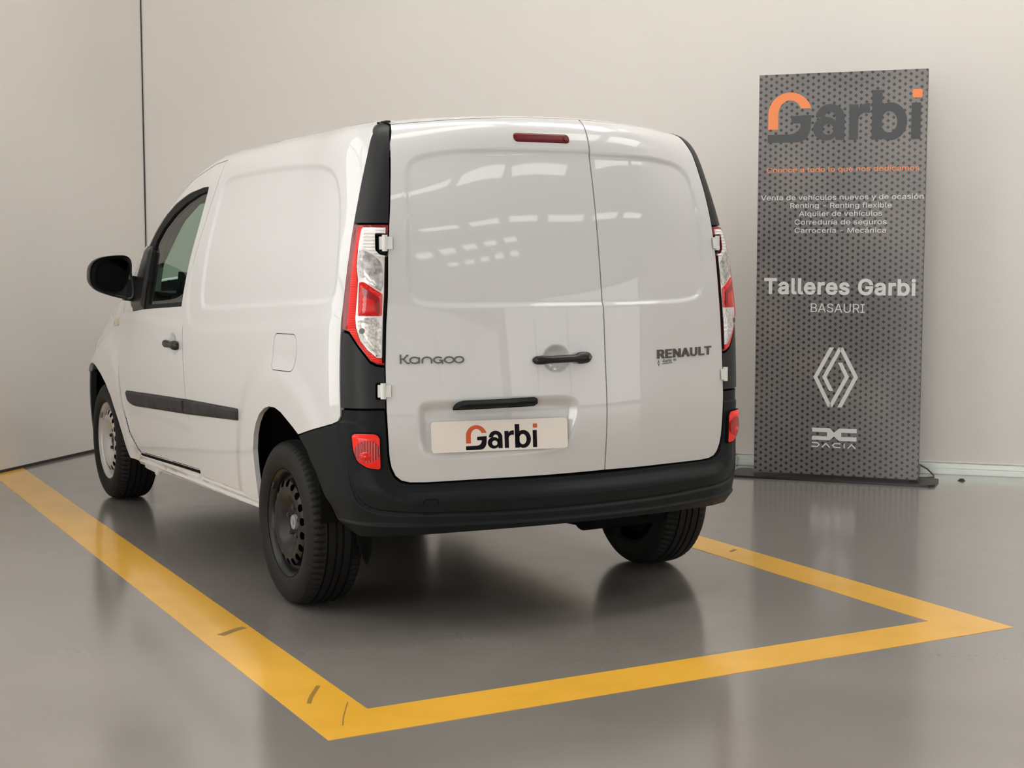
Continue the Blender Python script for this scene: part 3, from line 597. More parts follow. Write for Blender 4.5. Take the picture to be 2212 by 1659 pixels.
MOUL_F = roundpoly([(2.245, .626), (1.250, .672), (1.258, .604), (2.10, .560), (2.205, .566)], [.012, .003, .003, .05, .05])
MOUL_R = roundpoly([(1.243, .673), (.500, .700), (.503, .652), (1.250, .604)], [.003, .014, .014, .003])
SILL = A((2.19, .292), (2.08, .3240), (1.564, .3450), (1.11, .3605), (1.09, .347), (.316, .362), (.322, .318), (1.086, .296), (1.875, .270), (2.133, .268))

for sg in (-1, 1):
    L = sg < 0; mp = m_side(sg); st = .022 if L else .04
    fe = (RECESS, (CONTOUR, False)) if L else ()
    sp = patch('side_panel', mp, FLANK, [FLAP] if L else [], st, flank_disp, fe, .03, .008, .02, M['paint'], van)
    if L:
        patch('fuel_flap', mp, FLAP, [], .02, flank_disp, (), thick=.012, m=M['paint'], parent=sp, gap=.0028, bstep=.006)
        wrap_poly('flap_catch', roundpoly([(-.128, .898), (-.155, .905), (-.150, .925)], .004), [], mp, .004, M['void'], sp, 'dark finger notch of the fuel flap', off=-.002)
    dm = lambda Q: .012 * sst(np.minimum(pdist(Q, MOUL_R), .014) / .014)
    patch('side_moulding', mp, MOUL_R, [], .02, lambda Q: flank_disp(Q) + .003 + .010 * sst(pdist(Q, MOUL_R) / .012), (MOUL_R,), .014, .005, .02, M['plastic2'], sp, 'dark grey plastic rubbing strip behind the door')
    door = patch('front_door', mp, DOOR, [WIN], st, door_disp, (ell(1.41, .905, .075, .058),) if L else (), .03, .008, .02, M['paint'], van, None, gap=.0042)
    patch('side_moulding', mp, MOUL_F, [], .02, lambda Q: door_disp(Q) + .003 + .010 * sst(pdist(Q, MOUL_F) / .012), (MOUL_F,), .014, .005, .02, M['plastic2'], door, 'dark grey plastic rubbing strip on the door')
    if L:
        ds = chaikin(dens(DOOR, .04), 2); V, T = ribbon2d([np.vstack([ds, ds[:1]])], .020); wrap_mesh('gap_shade_strip', V, T, None, lift(mp, lambda Q: door_disp(Q) * 0 - .005), .001, M['void'], door, 'dark backing strip standing in for shade in the door gap')  # black strip under the gap, its shade given as colour
        fs = FLAP; V, T = ribbon2d([np.vstack([fs, fs[:1]])], .016); wrap_mesh('gap_shade_strip', V, T, None, lift(mp, lambda Q: flank_disp(Q) - .0022), .0003, M['void'], sp, 'dark backing strip standing in for shade in the flap gap')  # black ring under the flap gap, painted in place of shade
    patch('window_frame', mp, WIN, [GLASS], .03, None, (), thick=.03, m=M['seal'], parent=door, off=-.004, label='black window surround')
    patch('window_glass', mp, GLASS, [], .05, None, (), thick=0, m=M['glass'], parent=door, off=-.012, gap=-.004, label='green tinted window glass')
    patch('front_wing', mp, WING, [], st, wing_disp, (), thick=.02, m=M['paint'], parent=van)
    patch('sill', mp, SILL, [], .02, lambda Q: .004 * np.cos((Q[:, 1] - .30 + .02 * (Q[:, 0] - 1.2)) * 220) * sst(pdist(Q, SILL) / .01), (SILL,), .02, .006, .06, M['paint'], van, off=-.006)
    # handle
    secs = []
    for y, hz, o_ in ((1.518, .004, .010), (1.512, .012, .020), (1.500, .016, .028), (1.480, .018, .032), (1.455, .0165, .034), (1.425, .0145, .034), (1.385, .0135, .034), (1.365, .015, .034), (1.350, .0205, .034), (1.330, .0215, .033), (1.312, .020, .030), (1.303, .014, .024), (1.300, .006, .014)):
        P, n = mp(A((y, .905))); c = P[0]
        secs.append([tuple(c + A(sg, 0, 0) * (o_ * .5 + o_ * .5 * math.cos(t)) + A(0, 0, 1) * hz * math.sin(t)) for t in np.linspace(0, 2 * math.pi, 17)[:-1]])
    V, Fc = loft(secs); link('door_handle', pydata('door_handle', V, Fc), M['black'], door, 'black pull handle', smooth=True)
    # wing indicator
    wg = [o for o in van.children if o.name.startswith('front_wing')][-1]
    patch('side_indicator', mp, roundpoly([(2.565, .972), (2.70, .962), (2.69, .928), (2.56, .934)], .014), [], .02, lambda Q: .006 + .006 * sst(pdist(Q, A((2.565, .972), (2.70, .962), (2.69, .928), (2.56, .934))) / .02), thick=.015, m=M['indicator'], parent=wg, label='beige lens')

# ---- roof, windscreen, bonnet
def zrear(x): return 1.812 - .035 * (x / .61) ** 2
xs = np.linspace(-.606, .606, 41)
rb = m_rear(np.stack([xs, zrear(xs)], 1))[0]
yl = np.linspace(-.30, 1.72, 30)
ROOF = np.vstack([np.stack([xs, rb[:, 1]], 1), np.stack([np.full(30, .635), yl], 1), np.stack([np.linspace(.55, -.55, 12), 1.74 + 0 * np.linspace(0, 1, 12)], 1), np.stack([np.full(30, -.635), yl[::-1]], 1)])
roof = patch('roof', m_roof, ROOF, [], .045, None, (), thick=0, m=M['paint'], parent=van, off=-.0012)
WS = np.vstack([A((-.61, 1.735), (.61, 1.735)), np.stack([np.full(10, .615), np.linspace(1.8, 2.66, 10)], 1), np.stack([np.full(10, -.615), np.linspace(2.66, 1.8, 10)], 1)])
patch('windscreen', m_roof, WS, [], .05, None, (), thick=0, m=M['glass'], parent=van, off=-.004, label='green tinted windscreen')
BN = A((-.62, 2.665), (.62, 2.665), (.62, 3.1), (.60, 3.3), (.50, 3.42), (.2, 3.47), (-.2, 3.47), (-.50, 3.42), (-.60, 3.3), (-.62, 3.1))
patch('bonnet', m_roof, BN, [], .05, None, (), thick=.015, m=M['paint'], parent=van)
ph = np.radians(44) * KS
FR = A((-ph, .66), (ph, .66), (ph, .90), (ph * .5, .86), (0, .84), (-ph * .5, .86), (-ph, .90))
patch('front_panel', m_front, FR, [], .06, None, (), thick=.015, m=M['paint'], parent=van)
pb = np.radians(50) * KS
patch('front_bumper', m_front, A((-pb, .30), (pb, .30), (pb, .655), (-pb, .655)), [], .06, None, (), thick=.03, m=M['plastic'], parent=van, label='dark grey front bumper behind the wheel')
# little black plug where the roof seam meets the corner trim
P, n = m_roof(A((-.612, -.352)))
MB().box(tuple(P[0] + n[0] * .0005), (.022, .045, .006), bev=.002).obj('roof_seam_cap', M['black'], roof, 'small black plug')

# ---- rear doors (x, z)
D_EDGE = [(.612, 1.777), (.640, 1.705), (.663, 1.557), (.680, 1.428), (.691, 1.319), (.699, 1.175), (.707, 1.08), (.713, .941), (.714, .855), (.714, .785), (.711, .702), (.708, .637), (.706, .615), (.700, .586), (.687, .557), (.667, .539), (.637, .531), (.583, .530)]
XS = .0865
xt = np.linspace(-.605, XS, 30)
LD = np.vstack([A(*D_EDGE) * [-1, 1], [(-.38, .536), (XS, .540)], np.stack([xt, zrear(xt)], 1)[::-1]])
xr_ = np.linspace(XS, .605, 22)
RD = np.vstack([A(*D_EDGE), [(.38, .536), (XS, .540)], np.stack([xr_, zrear(xr_)], 1)])
REC_L = chaikin([(XS + .5, 1.686), (-.111, 1.687), (-.322, 1.685), (-.46, 1.678), (-.565, 1.658), (-.60, 1.62), (-.609, 1.539), (-.619, 1.414), (-.626, 1.234), (-.618, 1.165), (-.55, 1.146), (-.3, 1.146), (XS + .5, 1.142)], 2)
REC_R = chaikin([(XS - .5, 1.683), (.314, 1.678), (.43, 1.669), (.525, 1.655), (.578, 1.615), (.592, 1.537), (.601, 1.463), (.605, 1.367), (.605, 1.235), (.590, 1.165), (.50, 1.146), (.3, 1.143), (XS - .5, 1.142)], 2)
PL_REC = chaikin([(-.622, .70), (-.618, .785), (-.60, .814), (-.566, .820), (-.334, .826), (-.098, .828), (-.045, .815), (-.026, .785), (-.030, .74), (-.055, .66), (-.08, .625), (-.33, .612), (-.57, .605), (-.612, .64)], 2)
def crease(z): return -.035 * np.logaddexp(0, (.750 - z) / .004) * .004
def rdisp_l(Q):
    x, z = Q[:, 0], Q[:, 1]
    d = -.0075 * sst(sdf(Q, REC_L) / .022 + .5) + crease(z)
    d = d - .024 * sst(sdf(Q, PL_REC) / .042) * (.35 + .65 * sst((z - .60) / .16))
    return d - .020 * sst(1 - ((x + .115) / .056) ** 2 - ((z - .954) / .050) ** 2)
def rdisp_r(Q): return -.0075 * sst(sdf(Q, REC_R) / .022 + .5) + crease(Q[:, 1])
LAT = (A((-.72, .75), (.72, .75)), False)
dl = patch('rear_door', m_rear, LD, [], .02, rdisp_l, (REC_L, PL_REC, inset(PL_REC, .03), ell(-.115, .954, .05, .045), LAT), .026, .007, .03, M['paint'], van, 'wide left rear door with the plate recess', gap=.0026, bstep=.01)
dr = patch('rear_door', m_rear, RD, [], .02, rdisp_r, (REC_R, LAT), .026, .007, .03, M['paint'], van, 'narrow right rear door', gap=.0026, bstep=.01)

# plate
def planefr(o, u, v):
    o, u, v = A(*o), A(*u), A(*v); u = u / np.linalg.norm(u); v = v - u * (u @ v); v /= np.linalg.norm(v); w = np.cross(u, v)
    return lambda a, b, c: o + np.outer(a, u) + np.outer(b, v) + np.outer(c, w)
def surf(x, z, f, off=0.):
    Q = A((x, z)); P, n = m_rear(Q); return P[0] + n[0] * (f(Q)[0] + off)
pc = surf(-.331, .690, rdisp_l, .010)
pu = surf(-.12, .69, rdisp_l) - surf(-.54, .69, rdisp_l); pv = surf(-.331, .735, rdisp_l) - surf(-.331, .645, rdisp_l)
pfr = planefr(pc, pu, pv)
plate = slab('number_plate', roundpoly([(-.248, -.053), (.248, -.053), (.248, .055), (-.248, .055)], .013), [], .004, M['plate'], van, pfr, 'cream show plate with the dealer word mark')
plfr = lambda a, b, c: pfr(a, b, c + .004)
for col, o, h in logo_shapes():
    k = .262
    slab('lettering', o * k + [-.126, -.0465 + .0015], [q * k + [-.126, -.0465 + .0015] for q in h], .0004, M['ink'] if col == 'k' else M['orange'], plate, plfr)
# bar above the plate
def barmap(Q): 
    P, n = m_rear(Q); return P, n
BAR = roundpoly([(-.494, .782), (-.486, .806), (-.464, .818), (-.205, .824), (-.192, .818), (-.192, .796), (-.203, .789), (-.45, .783)], [.006, .015, .01, .01, .008, .008, .008, .01])
patch('plate_lamp_bar', m_rear, BAR, [], .012, lambda Q: -.012 + .042 * np.sqrt(np.clip(pdist(Q, BAR) / .020, 0, 1)) , (BAR,), .016, .005, .03, M['plastic'], dl, 'black grip bar above the plate')
# handle
HB = MB()
secs = []
for x, hz, out in ((-.2085, .004, .012), (-.206, .010, .017), (-.198, .0145, .022), (-.18, .016, .027), (-.165, .0145, .031), (-.15, .0135, .035), (-.06, .0135, .035), (-.045, .0150, .035), (-.036, .0205, .034), (-.020, .0215, .033), (.0, .0200, .030), (.010, .0165, .026), (.017, .010, .020), (.0195, .004, .014)):
    c = surf(x, .9525 + (x + .1) * .02, lambda Q: 0 * Q[:, 0]); n_ = A(0, -1, .12)
    secs.append([tuple(c + A(0, -1, 0) * (out * .5 + out * .5 * math.cos(t)) * 1.0 + A(0, 0, 1) * hz * math.sin(t)) for t in np.linspace(0, 2 * math.pi, 17)[:-1]])
V, Fc = loft(secs); hd = link('door_handle', pydata('door_handle', V, Fc), M['black'], dl, 'black pull handle with a lock', smooth=True)
c = surf(.003, .9545, lambda Q: 0 * Q[:, 0], .030)
MB().cyl(c, c + A(0, -.003, 0), .0075, 16).obj('lock_barrel', M['bolt'], dl, 'round key lock')
# high brake light
BRK = roundpoly([(-.222, 1.712), (.013, 1.711), (.013, 1.755), (-.222, 1.755)], .0215, 8)
bl = patch('brake_light', m_rear, BRK, [], .012, lambda Q: -.004 + .008 * sst(pdist(Q, BRK) / .012), (BRK,), .014, .005, .02, M['brakered'], dl, 'dark red high level lamp')
patch('rubber_nozzle', m_rear, ell(-.009, 1.733, .011, .010, n=20)[:-1], [], .006, None, (), thick=.01, m=M['brakered'], parent=dl, off=.007, bstep=.004, label='small round washer nozzle')
# badges
def kangoo():
    k = []
    k.append([(.2, 0), (.2, 2.9)]); k.append([(.35, 1.5), (1.05, 1.45), (2.15, 2.65), (2.5, 2.55)]); k.append([(1.0, 1.45), (2.1, .2), (2.9, .2)])
    def o(cx, rx=1.35): return ell(cx, 1.1, rx, .92, 0, 360, 28)
    k.append(o(4.3)); k.append([(5.65, 2.0), (5.65, .15)])
    k.append(np.vstack([[(6.6, .1)], ell(7.95, 1.05, 1.35, .95, 180, 0, 18), [(9.3, .1)]]))
    k.append(np.vstack([[(12.4, 1.75)], ell(11.3, 1.1, 1.3, .9, 50, 330, 22), [(12.6, .2), (12.6, 1.0), (11.6, 1.0)]]))
    k.append(o(14.6)); k.append(o(17.6))
    return k
def lift(mpf, disp):
    def f(Q):
        P, n = mpf(Q); return P + n * disp(Q)[:, None], n
    return f
V, T = ribbon2d(kangoo(), .42); V = V / 19.0 * .211
V = np.stack([V[:, 0] - .664, V[:, 1] * 1.0 + .946], 1)
wrap_mesh('badge', V, T, None, lift(m_rear, rdisp_l), .004, M['chrome'], dl, 'chrome model name lettering')
V, T = text_join(text2d('RENAULT', .308, .033, bold=24))
wrap_mesh('badge', V + [.331, .9345], T, None, lift(m_rear, rdisp_r), .004, M['chrome'], dr, 'chrome maker name lettering')
V, T = text_join(text2d('Garbi', .046, .012, bold=14))
wrap_mesh('sticker', V + [.360, .9185], T, None, lift(m_rear, rdisp_r), .0006, M['slate'], dr, 'tiny dealer sticker')
V, T = ribbon2d([[(.355, .914), (.413, .9165)], [(.3345, .918), (.3385, .927), (.3425, .918), (.3385, .909), (.3345, .918)], [(.418, .928), (.434, .928)], [(.418, .924), (.434, .924)]], .0022)
wrap_mesh('sticker', V, T, None, lift(m_rear, rdisp_r), .0006, M['slate'], dr, 'tiny dealer sticker')
# ---- corner trims, lamps, bumper (angle round the corner, z)
QE = side_cor(Q_REAR)                       # white panel edge
DE = rear_cor([(-x, z) for x, z in D_EDGE])
def edge_at(E_, z): 
    o = np.argsort(E_[:, 1]); return np.interp(z, E_[o, 1], E_[o, 0])
def cpoly_between(z0, z1, n=16):
    zs = np.linspace(z0, z1, n); return np.vstack([np.stack([edge_at(QE, zs), zs], 1), np.stack([edge_at(DE, zs), zs], 1)[::-1]])
TOPT = np.vstack([cpoly_between(1.429, 1.765), ])
zs = np.linspace(1.429, 1.768, 16)
e0, e1 = edge_at(QE, zs), edge_at(DE, zs)
TOPT = np.vstack([np.stack([e0, zs], 1), C([(39.8, 1.786), (36, 1.790), (32, 1.788)]), np.stack([e1, zs], 1)[::-1]])
lo_l = C([(52.3, 1.064), (47.7, 1.056), (42.9, 1.013), (36.0, .956), (32.2, .944), (28.0, .941)])
zl = np.linspace(1.08, 1.424, 14)
LAMP = np.vstack([lo_l, np.stack([edge_at(DE, np.linspace(.95, 1.424, 16)), np.linspace(.95, 1.424, 16)], 1), np.stack([edge_at(QE, zl), zl], 1)[::-1]])
zq = np.linspace(.793, 1.058, 8); zd = np.linspace(.793, .934, 6)
LOWT = np.vstack([np.stack([edge_at(QE, zq), zq], 1), lo_l[1:5] + [0, -.006], np.stack([edge_at(DE, zd), zd], 1)[::-1]])
LOWT[8:12, 1] -= .0
HC_UP = roundpoly(C([(33.9, 1.393), (25.8, 1.393), (25.8, 1.316), (31, 1.320), (33.6, 1.336)]), .006)
HC_DN = roundpoly(C([(33.2, .884), (26.5, .884), (26.5, .822), (33.2, .822)]), .006)
Wtop = C([(42.8, 1.411), (27.6, 1.411), (28.2, 1.300), (31.2, 1.306), (36.6, 1.331), (42.0, 1.343)])
W2 = chaikin(C([(42.6, 1.338), (36.6, 1.328), (31.2, 1.302), (28.9, 1.278), (28.9, 1.192), (33.1, 1.206), (38.7, 1.230), (42.0, 1.244), (43.7, 1.28), (43.4, 1.318)]), 1)
RB = roundpoly(C([(42.2, 1.226), (39.5, 1.227), (33.1, 1.200), (29.1, 1.186), (29.5, 1.111), (42.7, 1.110)]), .006)
W3 = chaikin(C([(43.2, 1.105), (29.6, 1.105), (29.9, .974), (32.2, .974), (36.8, .998), (40.5, 1.027), (42.7, 1.066)]), 1)
RBAND = np.vstack([C([(44.0, 1.416), (44.8, 1.399), (46.7, 1.304), (47.9, 1.161), (48.6, 1.064), (47.2, 1.058), (42.5, 1.018), (35.8, .960), (32.2, .950), (28.4, .948), (28.6, .966), (32.0, .966), (37.3, .992), (41.3, 1.024), (43.6, 1.064), (44.2, 1.105), (43.6, 1.180), (43.3, 1.230), (44.4, 1.28), (44.0, 1.33), (42.6, 1.40), (41.5, 1.418)])])
def bulge(Q): return .006 * sst(pdist(Q, LAMP) / .03)
LW = dict(TOPT=TOPT, LAMP=LAMP, LOWT=LOWT)
for sg in (-1, 1):
    mp = m_cor(sg); side = 'left' if sg < 0 else 'right'
    patch('corner_trim', mp, TOPT, [], .02, None, (), thick=.03, m=M['trim'], parent=van, gap=.001, label='tall black corner trim above the tail lamp')
    lt = patch('corner_trim', mp, LOWT, [HC_DN], .02, None, (), thick=.03, m=M['trim'], parent=van, gap=.0015, label='black corner trim below the tail lamp')
    lamp = patch('tail_lamp', mp, LAMP, [HC_UP], .014, bulge, (), thick=.05, m=M['reddark'], parent=van, gap=.0015, label='tall tail lamp')
    def piece(nm, poly, m_, off, dome=.0, lab=None, g=0):
        return patch(nm, mp, poly, [HC_UP] if nm == 'lamp_reflector' else [], .010, lambda Q: bulge(Q) + off + dome * sst(pdist(Q, poly) / .015), (), thick=.004, m=m_, parent=lamp, gap=g, label=lab)
    INN = np.vstack([C([(43.4, 1.413), (27.4, 1.413), (28.3, 1.19), (29.0, 1.10), (29.4, .968), (32.2, .968), (37.2, .994), (41.2, 1.026), (43.3, 1.066), (43.9, 1.105), (43.2, 1.18), (42.9, 1.232), (44.0, 1.28), (43.7, 1.33)])])
    piece('lamp_frame', np.vstack([INN]), M['silver'], .0006, 0, 'silvered inner frame of the lamp') if False else None
    patch('lamp_frame', mp, INN, [HC_UP], .010, lambda Q: bulge(Q) + .0006, (), thick=.003, m=M['silver'], parent=lamp, label='silvered inner frame of the lamp')
    patch('light_band', mp, RBAND, [], .010, lambda Q: bulge(Q) + .0012 + .0007 * np.sin(Q[:, 1] * 2 * math.pi / .0058), (RBAND,), .03, .0015, .003, M['redbright'], lamp, 'ribbed bright red band')
    patch('lamp_reflector', mp, inset(Wtop, .002), [HC_UP], .010, lambda Q: bulge(Q) + .0016 + .0012 * np.sin(Q[:, 1] * 2 * math.pi / .0115) * sst((41.0 * KC - Q[:, 0]) / .004), (Wtop,), .06, .002, .003, M['silver'], lamp, 'ribbed silver reflector')
    piece('reversing_lens', W2, M['clear2'], .002, .004, 'clear upper lens')
    piece('stop_lens', RB, M['red'], .002, .004, 'red middle lens')
    patch('stop_bulb_shade', mp, roundpoly(C([(40.6, 1.210), (31, 1.172), (30.6, 1.120), (33, 1.118), (34, 1.165), (40.0, 1.180)]), .004), [], .01, lambda Q: bulge(Q) + .0075, (), thick=.002, m=M['reddeep'], parent=lamp, label='dark red bulb shape in the red lens')
    piece('turn_lens', W3, M['clear'], .002, .004, 'clear lower lens')
    P, n = mp(C([(40.2, 1.060), (33.0, 1.085), (33.5, 1.26), (38.5, 1.285)]))
    MB().cyl(P[0] + n[0] * .008, P[0] + n[0] * .0125, .010, 16).obj('lamp_bulb', M['bolt'], lamp, 'grey bulb seen through the lower lens')
    zs_ = np.linspace(.95, 1.312, 14); es_ = edge_at(DE, zs_)
    patch('lamp_seal', mp, np.vstack([np.stack([es_ + .0012, zs_], 1), np.stack([es_ + .0085, zs_], 1)[::-1]]), [], .01, lambda Q: bulge(Q) + .0035, (), thick=.003, m=M['void'], parent=lamp, label='black seal along the inner edge')
    # hinges: cup, barrel, leaf
    for nm, HC, cz, h, ang in (('upper', HC_UP, 1.360, .056, 27.9), ('lower', HC_DN, .8535, .054, 28.9)):
        par = lamp if nm == 'upper' else lt
        patch('hinge_cup', mp, HC, [], .01, lambda Q: -.004 - .016 * sst(pdist(Q, HC) / .008), (HC,), .012, .004, .02, M['black'], par, 'black recess round the hinge')
        P, n = mp(C([(ang, cz), (ang - 3.2, cz)])); c = P[0] + n[0] * .006
        b = MB().cyl(c - A(0, 0, h / 2), c + A(0, 0, h / 2), .0095, 16)
        d = P[1] - P[0]; d /= np.linalg.norm(d)
        Rm = Matrix((tuple(d), tuple(np.cross(n[0], d)), tuple(n[0]))).transposed().to_4x4()
        b.box(c + d * .014 - A(0, 0, 0), (.026, h * .78, .005), Rm, .001)
        b.box(c - d * .010 - n[0] * .004, (.018, h * .8, .005), Rm, .001)
        b.obj('door_hinge', M['hinge'], van, 'white %s door hinge' % nm, auto=40)

# bumper: runs round the whole tail
LIP = [(-.176, .664), (-.237, .624), (-.268, .585), (-.31, .548), (-.346, .49), (-.387, .439), (-.398, .403), (-.423, .377), (-.455, .352), (-.490, .338)]
s_low = to_star(m_side(-1)(A(*[(-.179, .668), (-.429, .730), (-.457, .741), (-.469, .762), (-.471, .786)]))[0])
s_de = to_star(m_rear(A(*[(-x, z) for x, z in D_EDGE[9:]]))[0])
zz = .786
s_lip = to_star(m_side(-1)(A(*LIP))[0])
botx = np.linspace(-.80, .80, 25)
s_bot = to_star(m_rear(np.stack([np.linspace(-.70, .70, 21), .352 + .022 * (1 - (np.linspace(-.70, .70, 21) / .70) ** 2)], 1))[0])
half = np.vstack([s_lip[::-1], s_low, s_de + [-.0035, 0], to_star(m_rear(A((-.38, .536)))[0])])
half[-len(s_de) - 1:, 1] -= .004
half[len(s_lip) + len(s_low) - 1, 1] = .786; half[len(s_lip) + len(s_low), 1] = .786
BUMP = np.vstack([half, half[::-1] * [-1, 1], s_bot[::-1]])
DOORB = np.vstack([s_de[1:], to_star(m_rear(A((-.38, .536)))[0])]); DOORB = np.vstack([[(DOORB[0, 0], 1.2)], DOORB, DOORB[::-1] * [-1, 1], [(-DOORB[0, 0], 1.2)]])
CRL = to_star(m_cor(-1)(C([(55.5, .760), (54.5, .725), (49.9, .61), (46.7, .519), (42.6, .465), (36.2, .443), (29.1, .434)]))[0])
crm = to_star(m_rear(A((-.60, .428), (-.36, .424)))[0])
INB = np.vstack([CRL, crm, (crm[::-1] * [-1, 1]) + [0, .004], CRL[::-1] * [-1, 1], [(-CRL[0, 0], 1.3), (CRL[0, 0], 1.3)]])
INB = chaikin(INB, 2)
def bdisp(Q):
    s, z = Q[:, 0], Q[:, 1]
    dd = pdist(Q, DOORB); dd = np.where(inside(Q, DOORB), 0, dd)
    low = sst((.585 - z) / .075)
    d = (.034 * sst((dd - .012) / .045) + .006) * low * sst((.76 - np.abs(s)) / .24)
    sd = sdf(Q, INB)
    d = d + .0075 * sst(.5 - sd / .011)                               # outer lip below / outside the crease
    d = d - .0035 * np.exp(-((sd - .004) / .004) ** 2) * sst((.6 - z) / .1)
    d = d + .010 * sst((.40 - z) / .012) * sst((1.0 - np.abs(s)) / .4) - .55 * np.maximum(0, .395 - z) - .30 * np.maximum(0, .47 - z) * sst((np.abs(s) - .62) / .25)
    # slanted recess step over the reflector lamp
    an = np.abs(s)
    d = d - .004 * sst((z - .742) / .006) * sst((.80 - z) / .01)
    return d
rb_ = patch('rear_bumper', m_star, BUMP, [], .016, bdisp, ((INB), (DOORB), (A((-1.0, .395), (1.0, .395)), False), (A((-1.2, .745), (1.2, .745)), False)), .016, .0045, .05, M['plastic'], van, 'dark grey plastic rear bumper', bstep=.012)
lb = lift(m_star, bdisp)
# dark slot under the doors
xs_ = np.linspace(-.70, .70, 50)
P, n = m_rear(np.stack([xs_, np.full(50, .545)], 1))
V = np.vstack([P - n * .005, P - n * .12 - [0, 0, .02]]); V[:50, 2] = .524; V[50:, 2] = .524
link('bumper_step', pydata('bumper_step', V, [(i, i + 1, 51 + i, 50 + i) for i in range(49)]), M['void'], van)
# reflector lamps in the bumper
RF = C([(45.2, .701), (43.6, .708), (32.8, .706), (30.9, .693), (30.6, .589), (31.5, .585), (37.1, .590), (42.1, .611), (44.2, .645)])
for sg in (-1, 1):
    mc = m_cor(sg)
    rp = roundpoly(RF, .010, 5)
    patch('reflector_surround', mc, inset(rp, -.0035), [], .012, lambda Q: .0095 + 0 * Q[:, 0], (), thick=.012, m=M['void'], parent=rb_)
    rl = patch('reflector_lamp', mc, rp, [], .010, lambda Q: .0105 + .005 * sst(pdist(Q, rp) / .014), (rp,), .014, .004, .012, M['redbright'], rb_, 'bright red reflector lamp')
    cc = ell(37.2 * KC, .6475, .0335, .038, n=30)[:-1]
    patch('reflector_bowl', mc, cc, [], .006, lambda Q: .0158 - .0 * Q[:, 0] + .0006 * np.sin(Q[:, 0] / .0022 * 2), (cc,), .05, .0025, .003, M['reddeep'], rb_, 'dark red bowl of the lamp')
    c2 = ell(38.2 * KC, .630, .016, .016, n=20)[:-1]
    patch('reflector_bowl', mc, c2, [], .005, lambda Q: .0168 + .004 * sst(pdist(Q, c2) / .015), (), thick=.002, m=M['red'], parent=rb_)
# tow eye cover
tq = to_star(m_rear(A((-.593, .432), (-.549, .432), (-.549, .480), (-.593, .480)))[0]); TC = roundpoly(tq, [0.001, .001, .009, .009])
for q in (TC,):
    o_ = np.vstack([inset(q, -.0016), inset(q, -.0016)[:1]])
    V, T = ribbon2d([o_], .0028)
    wrap_mesh('tow_eye_cover', V, T, None, lb, .0006, M['void'], rb_, 'seam of the small tow eye cover')

# ---- mirrors
for sg in (-1, 1):
    y0 = 2.13
    out = A((1.084, 1.196), (1.081, 1.240), (1.062, 1.272), (1.026, 1.290), (.981, 1.297), (.930, 1.300), (.898, 1.297), (.882, 1.278), (.878, 1.253), (.880, 1.213), (.874, 1.17), (.870, 1.080), (.936, 1.092), (.997, 1.109), (1.043, 1.127), (1.070, 1.150), (1.083, 1.174))
    gl = chaikin(A((1.053, 1.196), (1.045, 1.240), (1.022, 1.266), (.982, 1.281), (.920, 1.283), (.897, 1.268), (.891, 1.24), (.897, 1.19), (.914, 1.142), (.945, 1.124), (.976, 1.126), (1.020, 1.140), (1.048, 1.165)), 2)
    o = chaikin(out, 2); c = o.mean(0); secs = []
    for dy, k in ((.012, .86), (.006, .94), (0, .985), (-.004, 1.0), (.02, 1.02), (.06, 1.0), (.10, .93), (.135, .78), (.155, .55), (.162, .25)):
        q = c + (o - c) * k; secs.append([(sg * x, y0 + dy if dy != .006 else y0 + .006, z) for x, z in q])
    V, Fc = loft(secs); mir_ = link('door_mirror', pydata('door_mirror', V, Fc), M['black'], van, 'black door mirror', smooth=True)
    fr = lambda a, b, cc: np.stack([sg * a, np.full(len(a), y0 + .004) - cc, b], 1)
    slab('mirror_glass', gl, [], .003, M['mirror'], mir_, fr, 'dark mirror glass')
    ab = MB(); ab.box((sg * .868, y0 + .050, 1.136), (.11, .09, .125), Matrix.Rotation(math.radians(-8 * sg), 4, 'Y'), .02)
    ab.obj('mirror_arm', M['black'], mir_, auto=40)
    mp = m_side(sg)
    patch('mirror_sail', mp, SAIL, [], .02, lambda Q: .004 + .014 * sst(pdist(Q, SAIL) / .03), (SAIL,), .03, .008, .04, M['black'], van, 'black triangular mirror foot')

